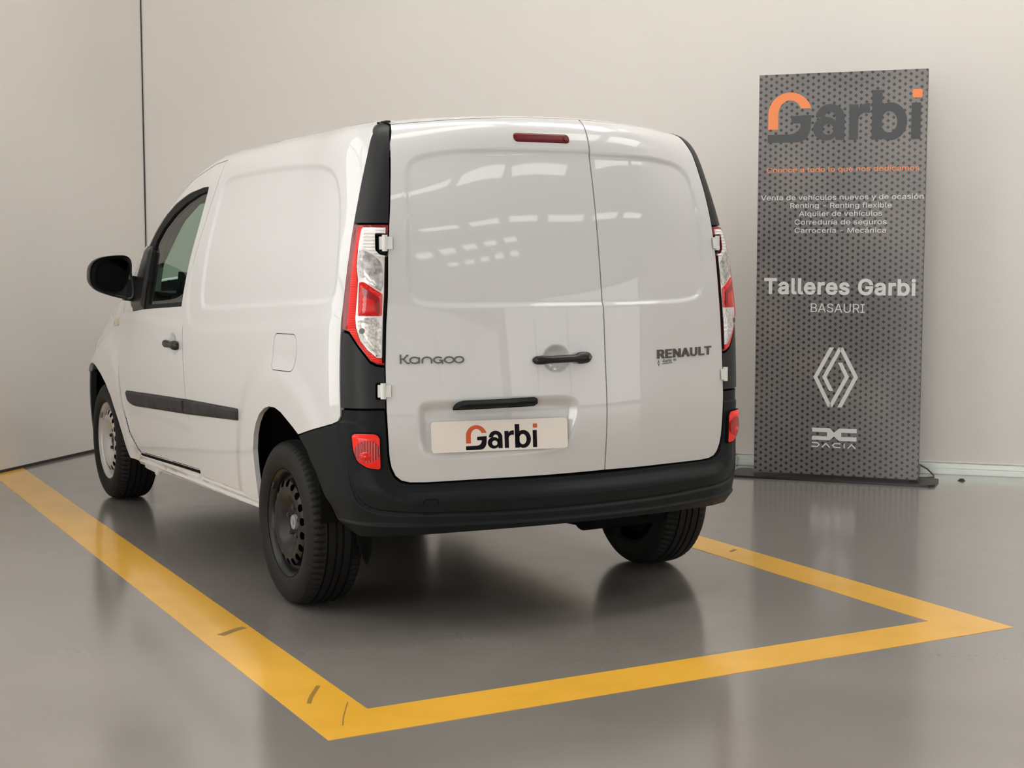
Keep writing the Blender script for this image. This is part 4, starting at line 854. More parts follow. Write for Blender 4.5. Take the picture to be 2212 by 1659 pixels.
# ---- wheels
def wheel(sg, yc, steel, hubm, boltm, label):
    """x axis: local +x points into the van for the left side"""
    R = WRAD
    NT = 216; prof = []
    half = [(-.0, .205), (-.006, .212), (-.0115, .222), (-.0145, .238), (-.0155, .258), (-.0125, .272), (-.0075, .284), (-.002, .2935), (.004, .3005), (.012, .3055), (.022, .3085), (.034, .3100), (.0405, .3103)]
    gro = []
    xc = [.046, .0795, .1055, .139]
    tre = [(.0405, .3103)]
    for g in xc: tre += [(g - .0042, .3108), (g - .0036, .3040), (g + .0036, .3040), (g + .0042, .3108)]
    tre.append((.1445, .3103))
    prof = half[:-1] + tre + [(.185 - x, r) for x, r in half[:-1][::-1]]
    prof = A(*prof); V = np.zeros((NT, len(prof), 3)); th = np.arange(NT) * 2 * math.pi / NT
    for i in range(NT):
        r = prof[:, 1].copy()
        sh = ((prof[:, 0] > .003) & (prof[:, 0] < .038)) | ((prof[:, 0] > .147) & (prof[:, 0] < .182))
        r[sh] -= .0065 if i % 3 == 0 else 0
        tw = th[i]
        V[i, :, 0] = prof[:, 0]; V[i, :, 1] = r * math.cos(tw); V[i, :, 2] = r * math.sin(tw)
    V[:, :, 0] *= -sg
    n = len(prof); Fc = []
    for i in range(NT):
        j = (i + 1) % NT
        for k in range(n - 1):
            q = (i * n + k, j * n + k, j * n + k + 1, i * n + k + 1); Fc.append(q if sg > 0 else q[::-1])
    # disc with vent holes
    rp = A((.203, -.001), (.2045, .002), (.201, .006), (.196, .008), (.190, .014), (.186, .024), (.183, .036), (.176, .043), (.168, .045))
    dp = A((.168, .045), (.165, .022), (.160, .013), (.150, .0075), (.138, .004), (.125, .003), (.110, .007), (.095, .015), (.082, .025), (.074, .034), (.068, .038), (.030, .038), (.0, .038))
    dx = lambda r: np.interp(r, dp[::-1, 0], dp[::-1, 1])
    ring = ell(0, 0, .168, .168, n=96)[:-1]
    holes = []
    for k in range(18):
        a = 2 * math.pi * (k + .5) / 18; h = ell(0, 0, .0135, .0150, n=16)[:-1]
        ca, sa = math.cos(a), math.sin(a); holes.append(np.stack([(.149 + h[:, 0]) * ca - h[:, 1] * sa, (.149 + h[:, 0]) * sa + h[:, 1] * ca], 1))
    pts = np.vstack([ell(0, 0, r, r, n=max(8, int(r * 500)))[:-1] for r in np.arange(.008, .165, .008)])
    keep = np.ones(len(pts), bool)
    for h in holes: keep &= ~inside(pts, h) & (pdist(pts, h) > .002)
    keep &= pdist(pts, ring) > .003
    P, T = triangulate(ring, holes, pts[keep])
    X = dx(np.hypot(*P.T)); VV = np.stack([-sg * X, P[:, 0], P[:, 1]], 1)
    if sg < 0: T = T[:, ::-1]
    b = MB().add(VV, T.tolist()); k0 = len(b.V)
    NR = 96; nr = len(rp); rv = []; rf = []
    for i in range(NR):
        a = 2 * math.pi * i / NR; rv += [(-sg * x, r * math.cos(a), r * math.sin(a)) for r, x in rp]
        j = (i + 1) % NR
        for k in range(nr - 1):
            q = (i * nr + k, j * nr + k, j * nr + k + 1, i * nr + k + 1); rf.append(q if sg < 0 else q[::-1])
    b.add(rv, rf)
    loc = A(sg * .862, yc, WRAD)
    w = b.obj('wheel', steel, van, label, auto=40); w.location = loc
    me = pydata('tyre', V.reshape(-1, 3), Fc); t = link('tyre', me, M['rubber'], w, 'black ribbed tyre'); me.shade_smooth(); me.set_sharp_from_angle(angle=math.radians(32))
    # back of the wheel, so that nobody looks through it
    MB().cyl((-sg * .075, 0, 0), (-sg * .16, 0, 0), .165, 32).obj('brake_drum', M['void'], w)
    s_ = -sg
    MB().cyl((s_ * .040, 0, 0), (s_ * .027, 0, 0), .030, 28, .027).cyl((s_ * .027, 0, 0), (s_ * .025, 0, 0), .009, 14).obj('hub_cap', hubm, w, 'round hub cap', auto=30)
    for k in range(5):
        a = 2 * math.pi * (k + .3) / 5; c = A(0, .0555 * math.cos(a), .0555 * math.sin(a))
        MB().cyl(c + [s_ * .040, 0, 0], c + [s_ * .025, 0, 0], .0105, 12, .009).cyl(c + [s_ * .025, 0, 0], c + [s_ * .023, 0, 0], .006, 10).obj('wheel_bolt', boltm, w, auto=30)
    MB().box((s_ * .008, .150, .122), (.014, .012, .040), Matrix.Rotation(math.radians(40), 4, 'X'), .003).obj('balance_weight', M['hubgrey'] if steel is M['steel_silver'] else M['bolt'], w)
    return w
wheel(-1, WR, M['steel_black'], M['hubgrey'], M['bolt'], 'black steel wheel at the rear left')
wheel(-1, WF, M['steel_silver'], M['black'], M['black'], 'silver steel wheel at the front left')
wheel(1, WR, M['steel_black'], M['hubgrey'], M['bolt'], 'black steel wheel at the rear right')
wheel(1, WF, M['steel_silver'], M['black'], M['black'], 'silver steel wheel at the front right')

# ---- wheel housings, floor pan, inner shell
for sg in (-1, 1):
    for yc, zc, r, lab in ((.045, .42, .385, 'rear'), (2.79, .36, .425, 'front')):
        V = []; n = 25
        for xx in (.868 if yc < 1 else .835, .50):
            for k in range(n):
                a = math.radians(-6 + 194 * k / (n - 1)); V.append((sg * xx, yc + r * math.cos(a), zc + r * math.sin(a) * (.96 if xx > .6 else .96)))
        Fc = [(k, k + 1, n + k + 1, n + k) for k in range(n - 1)]
        V.append((sg * .50, yc, zc)); Fc += [(n + k, n + k + 1, 2 * n) for k in range(n - 1)]
        link('wheel_arch_liner', pydata('wheel_arch_liner', V, Fc), M['void'], van)
b = MB().box((0, .32, .42), (1.00, 1.86, .12)).box((0, 2.35, .40), (1.0, 2.3, .14)).box((0, 1.3, .40), (1.58, 1.55, .10)).box((0, -.42, .46), (1.30, .28, .10))
b.obj('underbody', M['void'], van)
ax = MB().tube([(-.72, .035, .30), (-.55, .10, .30), (.55, .10, .30), (.72, .035, .30)], .045, 14)
ax.obj('rear_axle', M['void'], van, smooth=True)
mf = MB().cyl((.24, -.30, .300), (.62, -.24, .290), .062, 22).box((.47, -.45, .315), (.10, .05, .05), bev=.01).tube([(.25, -.30, .28), (.24, -.1, .27), (.22, .5, .27), (.15, 1.4, .27)], .028, 10)
mf.obj('exhaust_silencer', M['void'], van, auto=40)
MB().tube([(.30, -.47, .330), (.335, -.48, .318), (.37, -.47, .330)], .006, 8).obj('towing_eye', M['rust'], van, smooth=True)
MB().tube([(.44, -.20, .30), (.455, -.20, .23), (.455, -.18, .19)], .024, 10).box((.455, -.18, .20), (.05, .07, .05), bev=.01).obj('shock_absorber', M['void'], van)
MB().add([(-.72, -.30, .33), (-.655, -.30, .33), (-.662, -.31, .235), (-.680, -.31, .195), (-.70, -.31, .24), (-.72, -.285, .33), (-.655, -.285, .33), (-.662, -.295, .235), (-.680, -.295, .195), (-.70, -.295, .24)], [(0, 1, 2, 3, 4), (9, 8, 7, 6, 5), (0, 5, 6, 1), (1, 6, 7, 2), (2, 7, 8, 3), (3, 8, 9, 4), (4, 9, 5, 0)]).obj('mud_flap', M['void'], van)
for sg in (-1, 1):
    MB().box((sg * .845, 1.93, .272), (.03, .22, .030), bev=.006).box((sg * .850, 1.84, .262), (.024, .035, .028), bev=.005).obj('jacking_point', M['paint'], van, 'white welded jacking point under the sill')
def shell(name, a0, a1, z0, z1, k, na, nz, m_):
    aa = np.radians(np.linspace(a0, a1, na)); zz_ = np.linspace(z0, z1, nz); V = []
    for z in zz_:
        R_, _ = rplan(np.abs(aa), np.full(na, z)); R_ = R_ - k / np.maximum(.45, _)
        V += [(R_[i] * math.sin(aa[i]), OY - R_[i] * math.cos(aa[i]), min(z, 1.9)) for i in range(na)]
    return link(name, pydata(name, V, [(j * na + i, j * na + i + 1, (j + 1) * na + i + 1, (j + 1) * na + i) for j in range(nz - 1) for i in range(na - 1)]), m_, van)
shell('inner_shell', -91, 91, .84, 1.66, .045, 61, 12, M['void'])
shell('inner_shell', -30, 30, .50, .86, .045, 31, 6, M['void'])
for sg in (-1, 1):
    a = sorted((sg * 62, sg * 122)); shell('inner_shell', a[0], a[1], .34, 1.0, .045, 25, 6, M['void'])
MB().box((0, .98, 1.05), (1.46, .02, 1.30)).obj('bulkhead', M['trimgrey'], van)
# cabin
ca = A((1.26, 1.66), (1.50, 1.60), (1.72, 1.54), (1.90, 1.478), (2.02, 1.41), (2.10, 1.34), (2.17, 1.25), (2.24, 1.13), (2.26, 1.06)); cb = A((1.60, 1.60), (1.755, 1.555), (1.896, 1.548), (2.045, 1.503), (2.25, 1.436), (2.44, 1.348), (2.542, 1.263), (2.60, 1.165), (2.62, 1.10))
for sg in (-1, 1):
    Pa = m_side(sg)(np.minimum(ca, np.stack([ca[:, 0], ztop(ca[:, 0]) - .02], 1)))[0]; Pa[:, 0] -= sg * .05
    V = np.vstack([Pa, np.stack([np.full(len(cb), sg * .60), cb[:, 0], cb[:, 1]], 1)]); n = len(ca)
    link('pillar_trim', pydata('pillar_trim', V, [(i, i + 1, n + i + 1, n + i) for i in range(n - 1)]), M['trimgrey'], van, smooth=True)
hp = np.stack(np.meshgrid(np.linspace(-.62, .62, 9), np.linspace(1.0, 1.72, 6)), -1).reshape(-1, 2)
hq, _ = m_roof(hp); hq[:, 2] -= .035
link('headliner', pydata('headliner', hq, [(j * 9 + i, j * 9 + i + 1, (j + 1) * 9 + i + 1, (j + 1) * 9 + i) for j in range(5) for i in range(8)]), M['trimgrey'], van, smooth=True)
db = MB().box((0, 2.38, .98), (1.44, .50, .26), bev=.05).box((-.50, 2.20, 1.13), (.36, .14, .14), Matrix.Rotation(math.radians(8), 4, 'Y'), .05)
db.obj('dashboard', M['dash'], van, 'dark dashboard', auto=40)
sw = MB(); c = A(-.40, 2.02, 1.03); ang = math.radians(28)
ring = [c + A(.185 * math.cos(t), -.185 * math.sin(t) * math.sin(ang) * -1, .185 * math.sin(t) * math.cos(ang)) for t in np.linspace(0, 2 * math.pi, 37)]
sw.tube(ring, .015, 10).box(c + A(0, .02, 0), (.14, .04, .10), bev=.02).box(c + A(0, .02, 0), (.34, .02, .03))
sw.obj('steering_wheel', M['black'], van, smooth=True)
for sx in (-.42, .42):
    MB().box((sx, 1.42, .72), (.50, .50, .16), bev=.05).box((sx, 1.17, 1.02), (.48, .14, .56), Matrix.Rotation(math.radians(12), 4, 'X'), .05).box((sx, 1.10, 1.38), (.26, .10, .17), bev=.04).obj('seat', M['dash'], van, auto=40)
# ================================================================ THE HALL
C0 = np.array([0.0, 5.12]); E1 = np.array([-.728, -.686]); E2 = np.array([.696, -.718]); HH = 6.5
L1, L2 = 27.0, 34.0
def hall(a, b, z=0.): p = C0 + E1 * a + E2 * b; return (float(p[0]), float(p[1]), z)
def wallquad(p, q, z0, z1, name, m):
    return struct(link(name, pydata(name, [(*p[:2], z0), (*q[:2], z0), (*q[:2], z1), (*p[:2], z1)], [(0, 1, 2, 3)]), m))
M['wall'] = mat('white_wall_panel', (.72, .685, .645), .42, spec=.35); noise_col(M['wall'], (.70, .668, .630), (.735, .70, .66), .8)
M['wall2'] = mat('hall_back_wall', (.40, .39, .37), .8)
M['floor'] = mat('grey_epoxy_floor', (.215, .198, .180), .10, spec=.5, coat=.85, coatr=.15)
N, L, b = nodes(M['floor'])
tc = N.new('ShaderNodeTexCoord'); n1 = N.new('ShaderNodeTexNoise'); n1.inputs['Scale'].default_value = 1.3; n1.inputs['Detail'].default_value = 6
r1 = N.new('ShaderNodeValToRGB'); r1.color_ramp.elements[0].color = (.228, .208, .187, 1); r1.color_ramp.elements[1].color = (.265, .243, .220, 1); r1.color_ramp.elements[0].position = .35; r1.color_ramp.elements[1].position = .65
L.new(tc.outputs['Object'], n1.inputs['Vector']); L.new(n1.outputs['Fac'], r1.inputs[0])
# a few scuffs and specks
n2 = N.new('ShaderNodeTexNoise'); n2.inputs['Scale'].default_value = 5.0; n2.inputs['Detail'].default_value = 8; n2.inputs['Roughness'].default_value = .7
r2 = N.new('ShaderNodeMapRange'); r2.inputs['From Min'].default_value = .3; r2.inputs['From Max'].default_value = .75; r2.inputs['To Min'].default_value = .14; r2.inputs['To Max'].default_value = .24
L.new(tc.outputs['Object'], n2.inputs['Vector']); L.new(n2.outputs['Fac'], r2.inputs['Value']); L.new(r2.outputs[0], b.inputs['Roughness'])
vo = N.new('ShaderNodeTexVoronoi'); vo.inputs['Scale'].default_value = 2.2; vo.feature = 'F1'
cm = N.new('ShaderNodeMath'); cm.operation = 'LESS_THAN'; cm.inputs[1].default_value = .012
mx = N.new('ShaderNodeMix'); mx.data_type = 'RGBA'; mx.inputs[7].default_value = (.05, .04, .035, 1)
L.new(tc.outputs['Object'], vo.inputs['Vector']); L.new(vo.outputs['Distance'], cm.inputs[0]); L.new(cm.outputs[0], mx.inputs[0]); L.new(r1.outputs[0], mx.inputs[6]); L.new(mx.outputs[2], b.inputs['Base Color'])
bp = N.new('ShaderNodeBump'); bp.inputs['Strength'].default_value = .05; bp.inputs['Distance'].default_value = .01; n3 = N.new('ShaderNodeTexNoise'); n3.inputs['Scale'].default_value = 2.5
L.new(tc.outputs['Object'], n3.inputs['Vector']); L.new(n3.outputs['Fac'], bp.inputs['Height']); L.new(bp.outputs[0], b.inputs['Normal'])
M['yellow'] = mat('yellow_floor_paint', (.78, .41, .045), .25, coat=.5, coatr=.10)
N, L, b = nodes(M['yellow'])
tc = N.new('ShaderNodeTexCoord'); n1 = N.new('ShaderNodeTexNoise'); n1.inputs['Scale'].default_value = 4; n1.inputs['Detail'].default_value = 8; r1 = N.new('ShaderNodeValToRGB')
r1.color_ramp.elements[0].color = (.80, .43, .042, 1); r1.color_ramp.elements[1].color = (.87, .47, .052, 1); r1.color_ramp.elements[0].position = .3; r1.color_ramp.elements[1].position = .6
L.new(tc.outputs['Object'], n1.inputs['Vector']); L.new(n1.outputs['Fac'], r1.inputs[0]); L.new(r1.outputs[0], b.inputs['Base Color'])
M['ceil'] = mat('grey_roof_sheet', (.30, .29, .27), .8)
M['skyl'] = mat('translucent_roof_light', (.8, .8, .78), .6, emit=(1.0, .98, .95), estr=SKY_E)
M['pane'] = mat('daylit_window_pane', (.8, .8, .8), .5, emit=(1.0, .98, .945), estr=WIN_E)
M['frame'] = mat('grey_window_frame', (.25, .25, .25), .5)
M['gap'] = mat('dark_joint_sealant', (.035, .03, .028), .8)

fl = struct(link('floor', pydata('floor', [hall(0, 0), hall(0, L2), hall(L1, L2), hall(L1, 0)], [(0, 1, 2, 3)]), M['floor']))
wl = wallquad(hall(0, 0), hall(L1, 0), 0, HH, 'wall_left', M['wall'])
wr = wallquad(hall(0, L2), hall(0, 0), 0, HH, 'wall_right', M['wall'])
wf = wallquad(hall(L1, 0), hall(L1, L2), 0, HH, 'wall_front', M['wall2'])
wb = wallquad(hall(L1, L2), hall(0, L2), 0, HH, 'wall_back', M['wall2'])
ce = struct(link('ceiling', pydata('ceiling', [hall(0, 0, HH), hall(L1, 0, HH), hall(L1, L2, HH), hall(0, L2, HH)], [(0, 1, 2, 3)]), M['ceil']))
# dark open joint in the corner, worn a little wider half way down
jb = MB()
for k in range(12):
    z0, z1 = HH * k / 12, HH * (k + 1) / 12
    jb.box((C0[0] - .002, C0[1] - .006, (z0 + z1) / 2), (.0062 + .0015 * ((k * 7) % 3 == 0), .008, HH / 12))
struct(jb.obj('trim_1', M['gap']))
# dark gap at the foot of the left wall
a, b_ = A(*hall(.0, .0)), A(*hall(L1, 0)); d = (b_ - a) / np.linalg.norm(b_ - a); nrm = A(*E2, 0)
RL = Matrix((tuple(d), tuple(nrm), (0, 0, 1))).transposed().to_4x4()
struct(MB().box(tuple((a + b_) / 2 + nrm * .004 + A(0, 0, .008)), (L1, .008, .016), RL).obj('baseboard_left', M['gap']))
# pale metal rail at the foot of the right wall
d2 = A(*E2, 0) / np.linalg.norm(E2); n2_ = A(*E1, 0) / np.linalg.norm(E1)
RR = Matrix((tuple(d2), tuple(n2_), (0, 0, 1))).transposed().to_4x4()
def wallpt(b, off, z): return tuple(A(*hall(0, b)) + n2_ * off + A(0, 0, z))
struct(MB().box(wallpt(L2 / 2, .022, .016), (L2 - .1, .044, .032), RR, .004).box(wallpt(L2 / 2, .010, .046), (L2 - .1, .02, .028), RR, .003).obj('baseboard_right', M['rail'], auto=40))
struct(MB().box(wallpt(L2 / 2, .003, .068), (L2 - .1, .006, .006), RR).obj('trim_2', M['wall']))

# painted bay: three bars, mitred
def bar(pts, name='painted_line', lab=None):
    V = [(x, y, .0012) for x, y in pts] + [(x, y, .0) for x, y in pts]; n = len(pts)
    o = link(name, pydata(name, V, [tuple(range(n))] + [(i, n + i, n + (i + 1) % n, (i + 1) % n) for i in range(n)]), M['yellow'], fl)
    if lab: o['label'] = lab
    return o
XL0, XL1, XR1, XR0, YB0, YB1 = -1.318, -1.112, 1.080, 1.282, -1.530, -1.318
lt_ = lambda x: 5.12 + .9423 * x - .014            # foot of the left wall
bar([(XL0, YB0), (XL1, YB1), (-1.052, lt_(-1.052)), (-1.262, lt_(-1.262))][::1], lab='yellow painted line left of the van')
bar([(XL0, YB0), (XR0, YB0 - .006), (XR1, YB1 - .008), (XL1, YB1)], lab='yellow painted line behind the van')
bar([(XR0, YB0 - .006), (1.318, 3.45), (1.158, 3.60), (XR1, YB1 - .008)], lab='yellow painted line right of the van')
# dark scuffs on the paint (own shape, own colour)
M['scuff'] = mat('rubber_scuff', (.30, .17, .03), .4)
def scuff(pts, w):
    V, T = ribbon2d([pts], w); link('scuff_mark', pydata('scuff_mark', np.c_[V, np.full(len(V), .0016)], T.tolist()), M['scuff'], fl)
scuff([(-1.152, -1.03), (-1.215, -1.13), (-1.245, -1.19)], .014)
scuff([(-1.138, -1.23), (-1.205, -1.36), (-1.235, -1.43)], .004)
scuff([(-1.23, -.30), (-1.16, -.25), (-1.12, -.232)], .03)
scuff([(1.20, .02), (1.25, .05)], .02)

# roof lights: rows of translucent sheets
def sky(c, ux, l, w):
    c = A(*c); ux = A(*ux, 0); ux /= np.linalg.norm(ux); uy = np.cross(A(0, 0, 1), ux)
    R_ = Matrix((tuple(ux), tuple(uy), (0, 0, 1))).transposed().to_4x4()
    struct(MB().box((c[0], c[1], HH - .03), (l, w, .04), R_).obj('roof_light', M['skyl'], ce))
for c_, d_, l_, w__ in (((-6.2, -8.3), (1, -.02), 2.4, .5), ((-3.3, -8.35), (1, -.05), 1.5, .5), ((-1.75, -8.55), (1, -.15), 1.35, .5), ((.55, -9.2), (1, -.22), 2.6, .75), ((4.0, -9.25), (1, .2), 3.2, .6), ((8.0, -7.5), (1, .62), 2.9, .6), ((9.9, -6.0), (1, .9), 1.2, .6)): sky(c_, d_, l_, w__)
for i in range(6): sky((-9.5 + 3.05 * i, -4.4 + .31 * 3.05 * i), (1, .31), 2.5, .9)
for i in range(3): sky((-7.5 + 3.05 * i, -.9 + .31 * 3.05 * i), (1, .31), 2.5, 1.1)
for i in range(2): sky((3.4 + 3.05 * i, -4.4 + .31 * 3.05 * i), (1, .31), 2.6, 1.9)  # extra unseen panels added to brighten the right wall and floor
for i in range(2): sky((.2 + 2.9 * i, .3 - 1.2 * i), (1, -.4), 2.6, 1.3)  # two more unseen panels added for light on the right side
for i in range(7): sky((-2.0 + 3.1 * i, -16.2 + .31 * 3.1 * i), (1, .31), 2.35, .75)
for i in range(5): sky((-4.0 + 1.9 * i, -22.3 + .58 * 1.9 * i), (1, .58), 1.25, .55)
for i in range(5): sky((-2.0 + 1.55 * i, -23.2 + .58 * 1.55 * i), (1, .58), .95, .35)
# tall glazing in the left wall, beyond the left edge of the picture
for k in range(3):
    a0 = 4.6 + k * 3.1
    def fp(q, z, o=0.): p = C0 + E1 * q + E2 / np.linalg.norm(E2) * o; return (float(p[0]), float(p[1]), z)
    fo = struct(link('window_%d' % (k + 1), pydata('window', [fp(a0, .3, .02), fp(a0 + 2.8, .3, .02), fp(a0 + 2.8, 5.0, .02), fp(a0, 5.0, .02)], [(0, 1, 2, 3)]), M['pane']))
    fr_ = MB()
    for q in range(3): fr_.box(fp(a0 + 1.4 * q, 2.65, .04), (.06, .08, 4.8), RL)
    for z in (.3, 1.9, 3.5, 5.0): fr_.box(fp(a0 + 1.4, z, .04), (2.86, .08, .06), RL)
    fr_.obj('window_frame', M['frame'], fo)

# added glowing glazing at the left of the front wall, brightens the right wall
M['fill_front'] = mat('added_front_glow_pane', (.8, .8, .8), .5, emit=(1.0, .98, .945), estr=FILL_FRONT_E)
for k in range(3):
    b0 = .5 + k * 2.9
    def fp(b, z, o=0.): p = A(*hall(L1 - o, b)); return (p[0], p[1], z)
    fo = struct(link('window_%d' % (k + 6), pydata('window', [fp(b0, .3, .02), fp(b0 + 2.6, .3, .02), fp(b0 + 2.6, 6.0, .02), fp(b0, 6.0, .02)], [(0, 1, 2, 3)]), M['fill_front']))
    fr_ = MB()
    for q in (0, 1.3, 2.6): fr_.box(fp(b0 + q, 3.15, .04), (.07, .08, 5.8), RR)
    for z in (.3, 2.2, 4.1, 6.0): fr_.box(fp(b0 + 1.3, z, .04), (2.68, .08, .07), RR)
    fr_.obj('window_frame', M['frame'], fo)
# added glowing glazing in the far back wall, brightens the right rear door
M['fill_back'] = mat('added_back_glow_pane', (.8, .8, .8), .5, emit=(1.0, .98, .945), estr=FILL_BACK_E)
M['pane4'] = mat('dim_window_pane', (.8, .8, .8), .5, emit=(1.0, .98, .945), estr=WIN4_E)
for k in range(4):
    a0 = .3 + k * 6.6
    def fp(a, z, o=0.): p = C0 + E1 * a + E2 * (L2 - o); return (float(p[0]), float(p[1]), z)
    fo = struct(link('window_%d' % (k + 9), pydata('window', [fp(a0, .3, .02), fp(a0 + 6.5, .3, .02), fp(a0 + 6.5, 6.2, .02), fp(a0, 6.2, .02)], [(0, 1, 2, 3)]), M['fill_back']))
    fr_ = MB()
    for q in (0, 6.5): fr_.box(fp(a0 + q, 3.25, .04), (.06, .06, 5.96), RL)
    for z in (.3, 6.2): fr_.box(fp(a0 + 3.25, z, .04), (6.56, .06, .06), RL)
    fr_.obj('window_frame', M['frame'], fo)
# long low glazing in the far front wall, behind the camera
for k in range(2):
    b0 = 9.4 + k * 11.24
    def fp(b, z, o=0.): p = A(*hall(L1 - o, b)); return (p[0], p[1], z)
    fo = struct(link('window_%d' % (k + 4), pydata('window', [fp(b0, .3, .02), fp(b0 + 11.2, .3, .02), fp(b0 + 11.2, 3.6, .02), fp(b0, 3.6, .02)], [(0, 1, 2, 3)]), M['pane4']))
    fr_ = MB()
    for q in (0, 11.2): fr_.box(fp(b0 + q, 1.95, .04), (.04, .06, 3.4), RR)
    for z in (.3, 3.6): fr_.box(fp(b0 + 5.6, z, .04), (11.24, .08, .08), RR)
    fr_.obj('window_frame', M['frame'], fo)

# ================================================================ ADVERTISING STAND
TO = A(2.684, 1.789, 0); TU = A(.637, -.771, 0); TU /= np.linalg.norm(TU); TN = np.cross(TU, A(0, 0, 1)); TN /= np.linalg.norm(TN)
if TN[1] > 0: TN = -TN
def tfr(z0=0.):
    return lambda a, b, c: TO + np.outer(a, TU) + np.outer(b, A(0, 0, 1)) + np.outer(c + z0, TN)
stand = bpy.data.objects.new('advertising_stand', None); COL.objects.link(stand)
tag(stand, 'tall grey display panel with diamond print on a black foot by the right wall', 'display stand')
M['print'] = mat('printed_panel', (.16, .15, .145), .30, spec=.5)
N, L, b = nodes(M['print'])
uvn = N.new('ShaderNodeUVMap'); sx = N.new('ShaderNodeSeparateXYZ'); L.new(uvn.outputs[0], sx.inputs[0])
def mth(op, a, b_=None, c=None):
    n = N.new('ShaderNodeMath'); n.operation = op
    for i, v in enumerate((a, b_, c)):
        if v is None: continue
        if isinstance(v, (int, float)): n.inputs[i].default_value = v
        else: L.new(v, n.inputs[i])
    return n.outputs[0]
def cell(sh):
    x = mth('SUBTRACT', mth('FRACT', mth('ADD', mth('DIVIDE', mth('SUBTRACT', sx.outputs[0], .0405), .0602), sh)), .5)
    y = mth('SUBTRACT', mth('FRACT', mth('ADD', mth('DIVIDE', mth('SUBTRACT', sx.outputs[1], .2065), .03635), sh)), .5)
    return mth('ADD', mth('DIVIDE', mth('ABSOLUTE', mth('MULTIPLY', x, .0602)), .0104), mth('DIVIDE', mth('ABSOLUTE', mth('MULTIPLY', y, .03635)), .0107))
dm_ = mth('LESS_THAN', mth('MINIMUM', cell(.5), cell(0.)), 1.0)
mx = N.new('ShaderNodeMix'); mx.data_type = 'RGBA'; L.new(dm_, mx.inputs[0])
nz = N.new('ShaderNodeTexNoise'); nz.inputs['Scale'].default_value = 1.6; L.new(uvn.outputs[0], nz.inputs['Vector'])  # patchy lightening of ground and diamonds, a reflected veil put into the colour
gr = N.new('ShaderNodeValToRGB'); gr.color_ramp.elements[0].position = .38; gr.color_ramp.elements[1].position = .62
gr.color_ramp.elements[0].color = (.145, .139, .138, 1); gr.color_ramp.elements[1].color = (.205, .188, .181, 1); L.new(nz.outputs['Fac'], gr.inputs[0])
g2 = N.new('ShaderNodeValToRGB'); g2.color_ramp.elements[0].position = .38; g2.color_ramp.elements[1].position = .62
g2.color_ramp.elements[0].color = (.018, .015, .016, 1); g2.color_ramp.elements[1].color = (.042, .035, .033, 1); L.new(nz.outputs['Fac'], g2.inputs[0])
L.new(gr.outputs[0], mx.inputs[6]); L.new(g2.outputs[0], mx.inputs[7]); L.new(mx.outputs[2], b.inputs['Base Color'])
PW, PZ0, PZ1, PT = .944, .022, 2.322, .030
pan = slab('panel', A((0, PZ0), (PW, PZ0), (PW, PZ1), (0, PZ1)), [], 0.0001, M['print'], stand, tfr(0))
uvl = pan.data.uv_layers.new(name='UVMap')
for lp in pan.data.loops:
    v = A(*pan.data.vertices[lp.vertex_index].co) - TO; uvl.data[lp.index].uv = (float(v @ TU), float(v[2]))
RT = Matrix((tuple(TU), tuple(-TN), (0, 0, 1))).transposed().to_4x4()
def tp(a, z, o): return tuple(TO + TU * a + A(0, 0, z) + TN * o)
MB().box(tp(PW / 2, (PZ0 + PZ1) / 2, -.0165), (PW, .032, PZ1 - PZ0), RT).obj('panel_core', M['slate'], stand, 'dark edge and back of the panel')
fo = [(-.10, .13), (1.04, .13), (1.04, -.19), (-.10, -.19)]
fo = roundpoly([(-.125, .150), (1.045, .105), (1.045, -.17), (-.125, -.17)], .05)
slab('base_plate', fo, [], .012, M['black'], stand, lambda a, b, c: TO + np.outer(a, TU) + np.outer(b, TN) + np.outer(c + .001, A(0, 0, 1)), 'thin black steel foot', back=True)
INK = .0007
def lay(V, T, m_, nm='lettering', lab=None, up=0.):
    V = np.asarray(V); P = tfr(INK + up)(V[:, 0], V[:, 1], np.zeros(len(V)))
    t = P[T]; s_ = (np.cross(t[:, 1] - t[:, 0], t[:, 2] - t[:, 0]) @ TN).sum()
    return link(nm, pydata(nm, P, (T if s_ > 0 else T[:, ::-1]).tolist()), m_, stand, lab)
for i_, (col, o, h) in enumerate(logo_shapes()):
    k = .866; q = [x * k + [.052, 1.9415] for x in [o] + h]
    P, T = triangulate(q[0], q[1:]); lay(P, T, M['slate'] if col == 'k' else M['orange2'], 'logo_letter', up=.00025 * i_)
def line(s, u0, u1, z, cap, m_, bold=0.0, sp=1.0, each=False):
    parts = text2d(s, u1 - u0, cap, bold, sp)
    if each:
        for P, T in parts: lay(P + [u0, z], T, m_, 'letter')
    else:
        V, T = text_join(parts); lay(V + [u0, z], T, m_, 'lettering')['kind'] = 'stuff'
line('Conoce a todo lo que nos dedicamos', .051, .909, 1.765, .028, M['orange2'], 3, 1.0)
for s, u0, u1, z in (('Venta de vehículos nuevos y de ocasión', .019, .936, 1.606), ('Renting - Renting flexible', .191, .763, 1.560), ('Alquiler de vehículos', .242, .711, 1.5135), ('Correduría de seguros', .217, .737, 1.466), ('Carrocería - Mecánica', .218, .735, 1.4185)):
    line(s, u0, u1, z, .0285, M['white_ink'], 4)
line('Talleres Garbi', .045, .906, 1.065, .093, M['white_ink'], 26, 1.0, True)
line('BASAURI', .319, .626, .9645, .050, M['white_ink'], 0, 1.0, True)
def lz(polys, w):   # strokes of constant horizontal width
    V = []; T = []
    for Lp in polys:
        for (x0, y0), (x1, y1) in zip(Lp[:-1], Lp[1:]):
            b0 = len(V); V += [(x0 - w / 2, y0), (x0 + w / 2, y0), (x1 + w / 2, y1), (x1 - w / 2, y1)]; T += [(b0, b0 + 1, b0 + 2), (b0, b0 + 2, b0 + 3)]
    return np.array(V), np.array(T)
